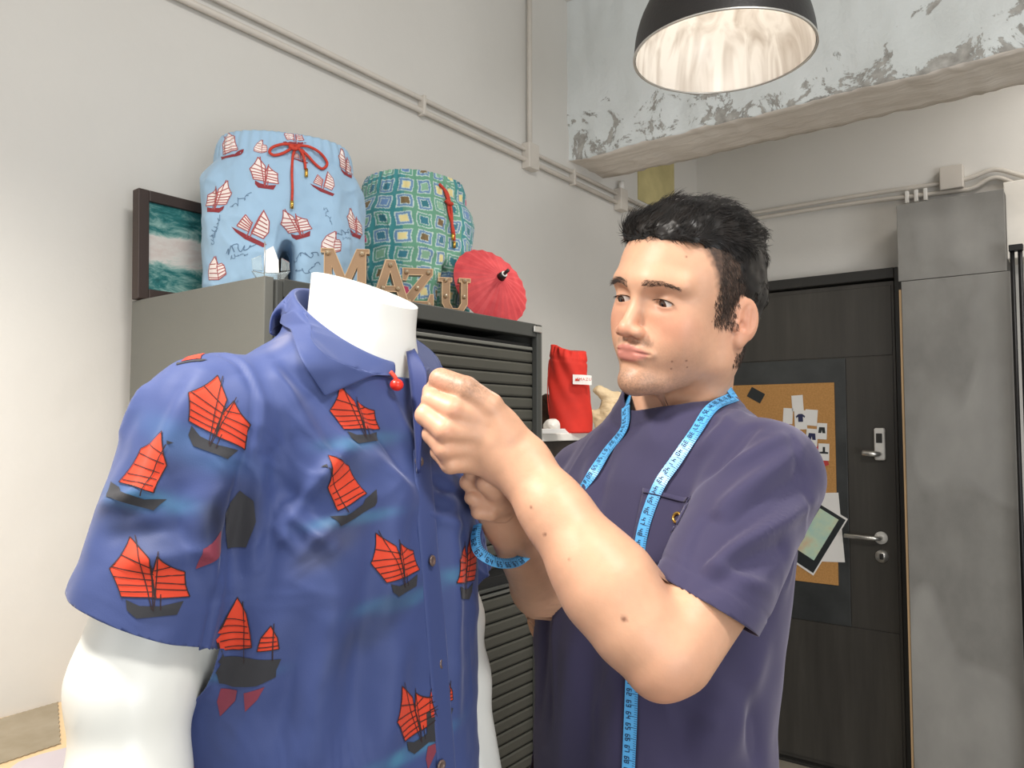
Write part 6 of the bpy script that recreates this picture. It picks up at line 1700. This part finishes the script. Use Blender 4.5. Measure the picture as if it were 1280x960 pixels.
sh_ = shem(V); V = V + N * (0.0012 * np.exp(-((sh_ - .020) / .002) ** 2) * -1)[:, None].astype(np.float32)
V = V.astype(np.float32)
V, T = clip(V, T, ncut); V, T = clip(V, T, shem); V, T = clip(V, T, lambda P: P[:, 2] - .86)
tcol = srgba((58, 54, 82))[:3]
TC = np.tile(tcol, (len(V), 1)) * (1 + .05 * fbm(V, 9, 2))[:, None]; gc = ncut(V)
TC[(gc < .0135)] *= .82
tee = np_mesh('t_shirt', V - OFF, T, MATS['tshirt_jersey'], man, True, TC.astype(np.float32))
md = tee.modifiers.new('thickness', 'SOLIDIFY'); md.thickness = 0.0016; md.offset = -1
TBV = bvh_of(V, T)
# keep the skin under the cloth
cand = np.where((SV[:, 2] > .9) & (SV[:, 2] < 1.56) & (shem(SV) > .0005) & (ncut(SV) > .012) & (SV[:, 1] > .60))[0]; S2V = SV.copy()
for i in cand:
    h, n, fi, d = TBV.find_nearest(Vector(tuple(map(float, SV[i]))), .022)
    if h is None: continue
    sd_ = (Vector(tuple(map(float, SV[i]))) - h).dot(n)
    if sd_ > -.006: S2V[i] = np.array(h - n * .006)
body_o.data.vertices.foreach_set('co', (S2V - OFF).astype(np.float32).ravel()); body_o.data.update()
# chest pocket patch with a brass ring
pocket = [(-.44, .47), (.36, .31), (.26, -.2), (.10, -.62), (-.56, -.42), (-.50, .0)]
h, n = cast(TBV, 840, 655)
if h is not None:
    class _R: pass
    right = Vector((0, 0, 1)).cross(Vector(tuple(n))).normalized()
    S = [('sail', pocket), ('line', ((-.42, .41), (.34, .25)))]
    o = lay_print('pocket', S, TBV, h, right, None, .085, Vector(tuple(n)), {'sail': tcol, 'line': tcol * .7}, MATS['tshirt_jersey'], man, .06, .0022, .014, .06)
    if o is not None: o.location = tuple(-OFF.astype(float)); o.modifiers.new('t', 'SOLIDIFY').thickness = .0016
h, n = cast(TBV, 849, 648)
M3 = Vector(tuple(n)).to_track_quat('Z', 'Y').to_matrix()
pts = [Vector(tuple(h - OFF)) + Vector(tuple(n)) * .004 + M3 @ Vector((.0052 * math.cos(a), .0052 * math.sin(a), 0)) for a in np.linspace(0, 2 * math.pi, 25)]
tube('brass_ring', pts, .0017, MATS['tip_gold'], man, n=8, cap=False)
# trousers, belt line and shoes (below the picture)
simple('denim_dark', (48, 52, 68), 0.8, bump=0.1, bscale=400); simple('shoe_leather', (60, 48, 42), 0.5); simple('shoe_sole', (210, 206, 198), 0.7)
tf = Field(); tf.add(inbody(sections([(0.78, -.012, -.018, .166, .120), (0.84, -.012, -.018, .170, .122), (0.90, -.012, -.018, .164, .118), (0.98, -.012, -.018, .158, .112)])), .02)
sf2 = Field(); so_ = Field()
for s_, yk in ((1, -.02), (-1, .03)):
    hip = bw_((s_ * .085 - .012, -.018, .84)); kn = bw_((s_ * .10 - .012, -.03 + yk, .47)); an = bw_((s_ * .11 - .012, .0 + yk, .10))
    tf.add(d_cone(hip, kn, .095, .068), .03); tf.add(d_cone(kn, an, .066, .058), .02)
    hl_ = bw_((s_ * .11 - .012, .03 + yk, .045)); to = bw_((s_ * .125 - .012, -.17 + yk, .032))
    sf2.add(d_cone(hl_, to, .042, .036), .01); sf2.add(d_cone(bw_((s_ * .11 - .012, .01 + yk, .10)), hl_, .044, .042), .02)
V, Q = surf(tf, (-.1, .7, .05), (.5, 1.35, 1.0), .008); V = relax(V, tris_of(Q), 2); V, T = clip(V, tris_of(Q), lambda P: np.minimum(P[:, 2] - .09, .955 - P[:, 2])); N = vnormals(V, T)
np_mesh('trousers', V + N * (.004 * fbm(V, 12, 3))[:, None] - OFF, T, MATS['denim_dark'], man)
V, Q = surf(sf2, (-.15, .55, -.03), (.55, 1.45, .2), .005); T = tris_of(Q); V = relax(V, T, 2); V, T = clip(V, T, lambda P: P[:, 2] - .001)
np_mesh('shoe', V - OFF, T, MATS['shoe_leather'], man)

# ------------------------------------------------------------------ blue tape measure round his neck
m = NT('tape_blue', 0.35, 0, 0.5); m.base(srgb(86, 168, 224)); simple('tape_ink', (24, 40, 70), 0.6)
bq_ = pw(790, 640, .9)
tape = empty('tape_measure', (mw[0], mw[1], 0), YAW, 'light blue tape measure hanging round the man\'s neck with black numbers', 'tape measure')
def surface_path(pts, up=.0035):
    P = []; N = []
    for p in pts:
        if len(p) == 2:
            h, n = cast(TBV, *p)
            if h is None: continue
            n = Vector(tuple(n)); 
        else:
            h = np.array(p); hh, n, i, d = TBV.find_nearest(Vector(tuple(map(float, h)))); h = np.array(hh)
        P.append(np.array(h) + np.array(n) * up); N.append(np.array(n))
    return P, N
def ribbon(P, N, w, name, root, mark0=40, step=.01, dirw=1, flipn=False, numbers=True):
    Pc = catmull(P, 10); Nc = catmull(N, 10); V = []; L = [0]
    for i in range(1, len(Pc)): L.append(L[-1] + np.linalg.norm(Pc[i] - Pc[i - 1]))
    fr = []
    for i in range(len(Pc)):
        t = Pc[min(i + 1, len(Pc) - 1)] - Pc[max(i - 1, 0)]; t /= np.linalg.norm(t); n = Nc[i] - t * (Nc[i] @ t); n /= np.linalg.norm(n); b = np.cross(t, n); fr.append((t, n, b))
        for a, c in ((-.5, 0), (.5, 0), (.5, -.0008), (-.5, -.0008)): V.append(Pc[i] + b * a * w + n * c - OFF)
    F = []
    for i in range(len(Pc) - 1):
        for j in range(4):
            a = i * 4 + j; b = i * 4 + (j + 1) % 4; F.append((a, b, b + 4, a + 4))
    F.append((3, 2, 1, 0)); e = (len(Pc) - 1) * 4; F.append((e, e + 1, e + 2, e + 3))
    vf_obj(name, V, F, MATS['tape_blue'], root, False)
    mv = []; mf = []
    def at(s):
        i = int(np.clip(np.searchsorted(L, s) - 1, 0, len(L) - 2)); k = (s - L[i]) / max(1e-9, L[i + 1] - L[i])
        return Pc[i] * (1 - k) + Pc[i + 1] * k, fr[i]
    s = .004; k = 0
    while s < L[-1] - .004:
        p, (t, n, b) = at(s); ln = w * (.62 if k % 5 == 0 else .22) ; hw_ = .00028
        q0 = p + n * .0003 - b * w * .5; q1 = q0 + b * ln; o = len(mv)
        mv += [q0 - t * hw_ - OFF, q0 + t * hw_ - OFF, q1 + t * hw_ - OFF, q1 - t * hw_ - OFF]; mf.append((o, o + 1, o + 2, o + 3)); s += .0025; k += 1
    if numbers:
        s = .009; num = mark0
        while s < L[-1] - .01:
            p, (t, n, b) = at(s); txt = str(num)
            for ci, chh in enumerate(txt):
                for (x0, y0, x1, y1) in SEG(chh):
                    y0, y1 = 1.2 - y0, 1.2 - y1
                    o = len(mv); x0_, x1_ = (x0 + (ci - .5) * 1.25 - .35) * .0036, (x1 + (ci - .5) * 1.25 - .35) * .0036
                    f_ = lambda x, y: p + n * .0004 + t * x + b * (w * .16 + (y - .6) * .0042) - OFF
                    d = np.array([x1_ - x0_, (y1 - y0) * .0042]); d = d / (np.linalg.norm(d) + 1e-9) * .00045; pr = (-d[1], d[0])
                    mv += [p + n * .0004 + t * (xx + sx * pr[0]) + b * (w * .16 + (yy - .6) * .0042 + sx * pr[1]) - OFF for xx, yy, sx in ((x0_, y0, -1), (x1_, y1, -1), (x1_, y1, 1), (x0_, y0, 1))]
                    mf.append((o, o + 1, o + 2, o + 3))
            s += .0127; num += 1
    vf_obj('printed_marks', mv, mf, MATS['tape_ink'], root)
def SEG(c):
    a = {'a': (0, 1.2, .7, 1.2), 'b': (.7, .6, .7, 1.2), 'c': (.7, 0, .7, .6), 'd': (0, 0, .7, 0), 'e': (0, 0, 0, .6), 'f': (0, .6, 0, 1.2), 'g': (0, .6, .7, .6)}
    return [a[k] for k in {'0': 'abcdef', '1': 'bc', '2': 'abged', '3': 'abgcd', '4': 'fgbc', '5': 'afgcd', '6': 'afgedc', '7': 'abc', '8': 'abcdefg', '9': 'abcdfg'}[c]]
# right strand: from behind the neck down his left chest
bk = [bw_((.0, .082, 1.560)), bw_((.045, .070, 1.558)), bw_((.075, .035, 1.548))]
P1, N1 = surface_path([tuple(pc(903, 488, .965)), (890, 512), (870, 542), (845, 578), (826, 606), (812, 640), (803, 675), (798, 720), (794, 780), (791, 850), (789, 900), (787, 950), (786, 985)])
ribbon(P1, N1, .0150, 'strip', tape, 30)
P2_, N2_ = surface_path([tuple(pc(801, 506, .985)), (782, 537), (760, 566), (740, 596), (722, 624), (706, 655), (700, 700)])
ribbon(P2_, N2_, .0140, 'strip', tape, 52)
# round the back of the neck
PB = [P2_[0]] + [np.array(bw_(q)) for q in ((-.070, .02, 1.553), (-.055, .066, 1.566), (0, .088, 1.572), (.055, .072, 1.566), (.074, .03, 1.556))] + [P1[0]]
NBk = [N2_[0]] + [np.array(BR @ np.array(q, np.float32)) for q in ((-.9, 0, .4), (-.6, .7, .3), (0, 1, .3), (.6, .7, .3), (.9, 0, .4))] + [N1[0]]
ribbon(PB, NBk, .0145, 'strip', tape, 40, numbers=False)
# free loop near his right forearm
PL = [pc(597, 655, .83), pc(594, 672, .82), pc(598, 688, .812), (pc(612, 699, .81)), pc(628, 704, .82), pc(646, 702, .84), pc(660, 692, .865)]
NL = [np.array(q, float) for q in ((-.6, -.7, .2), (-.5, -.8, .3), (-.3, -.8, .5), (0, -.85, .55), (.1, -.85, .5), (.1, -.9, .45), (.2, -.9, .4))]
ribbon(PL, NL, .0115, 'strip', tape, 61)
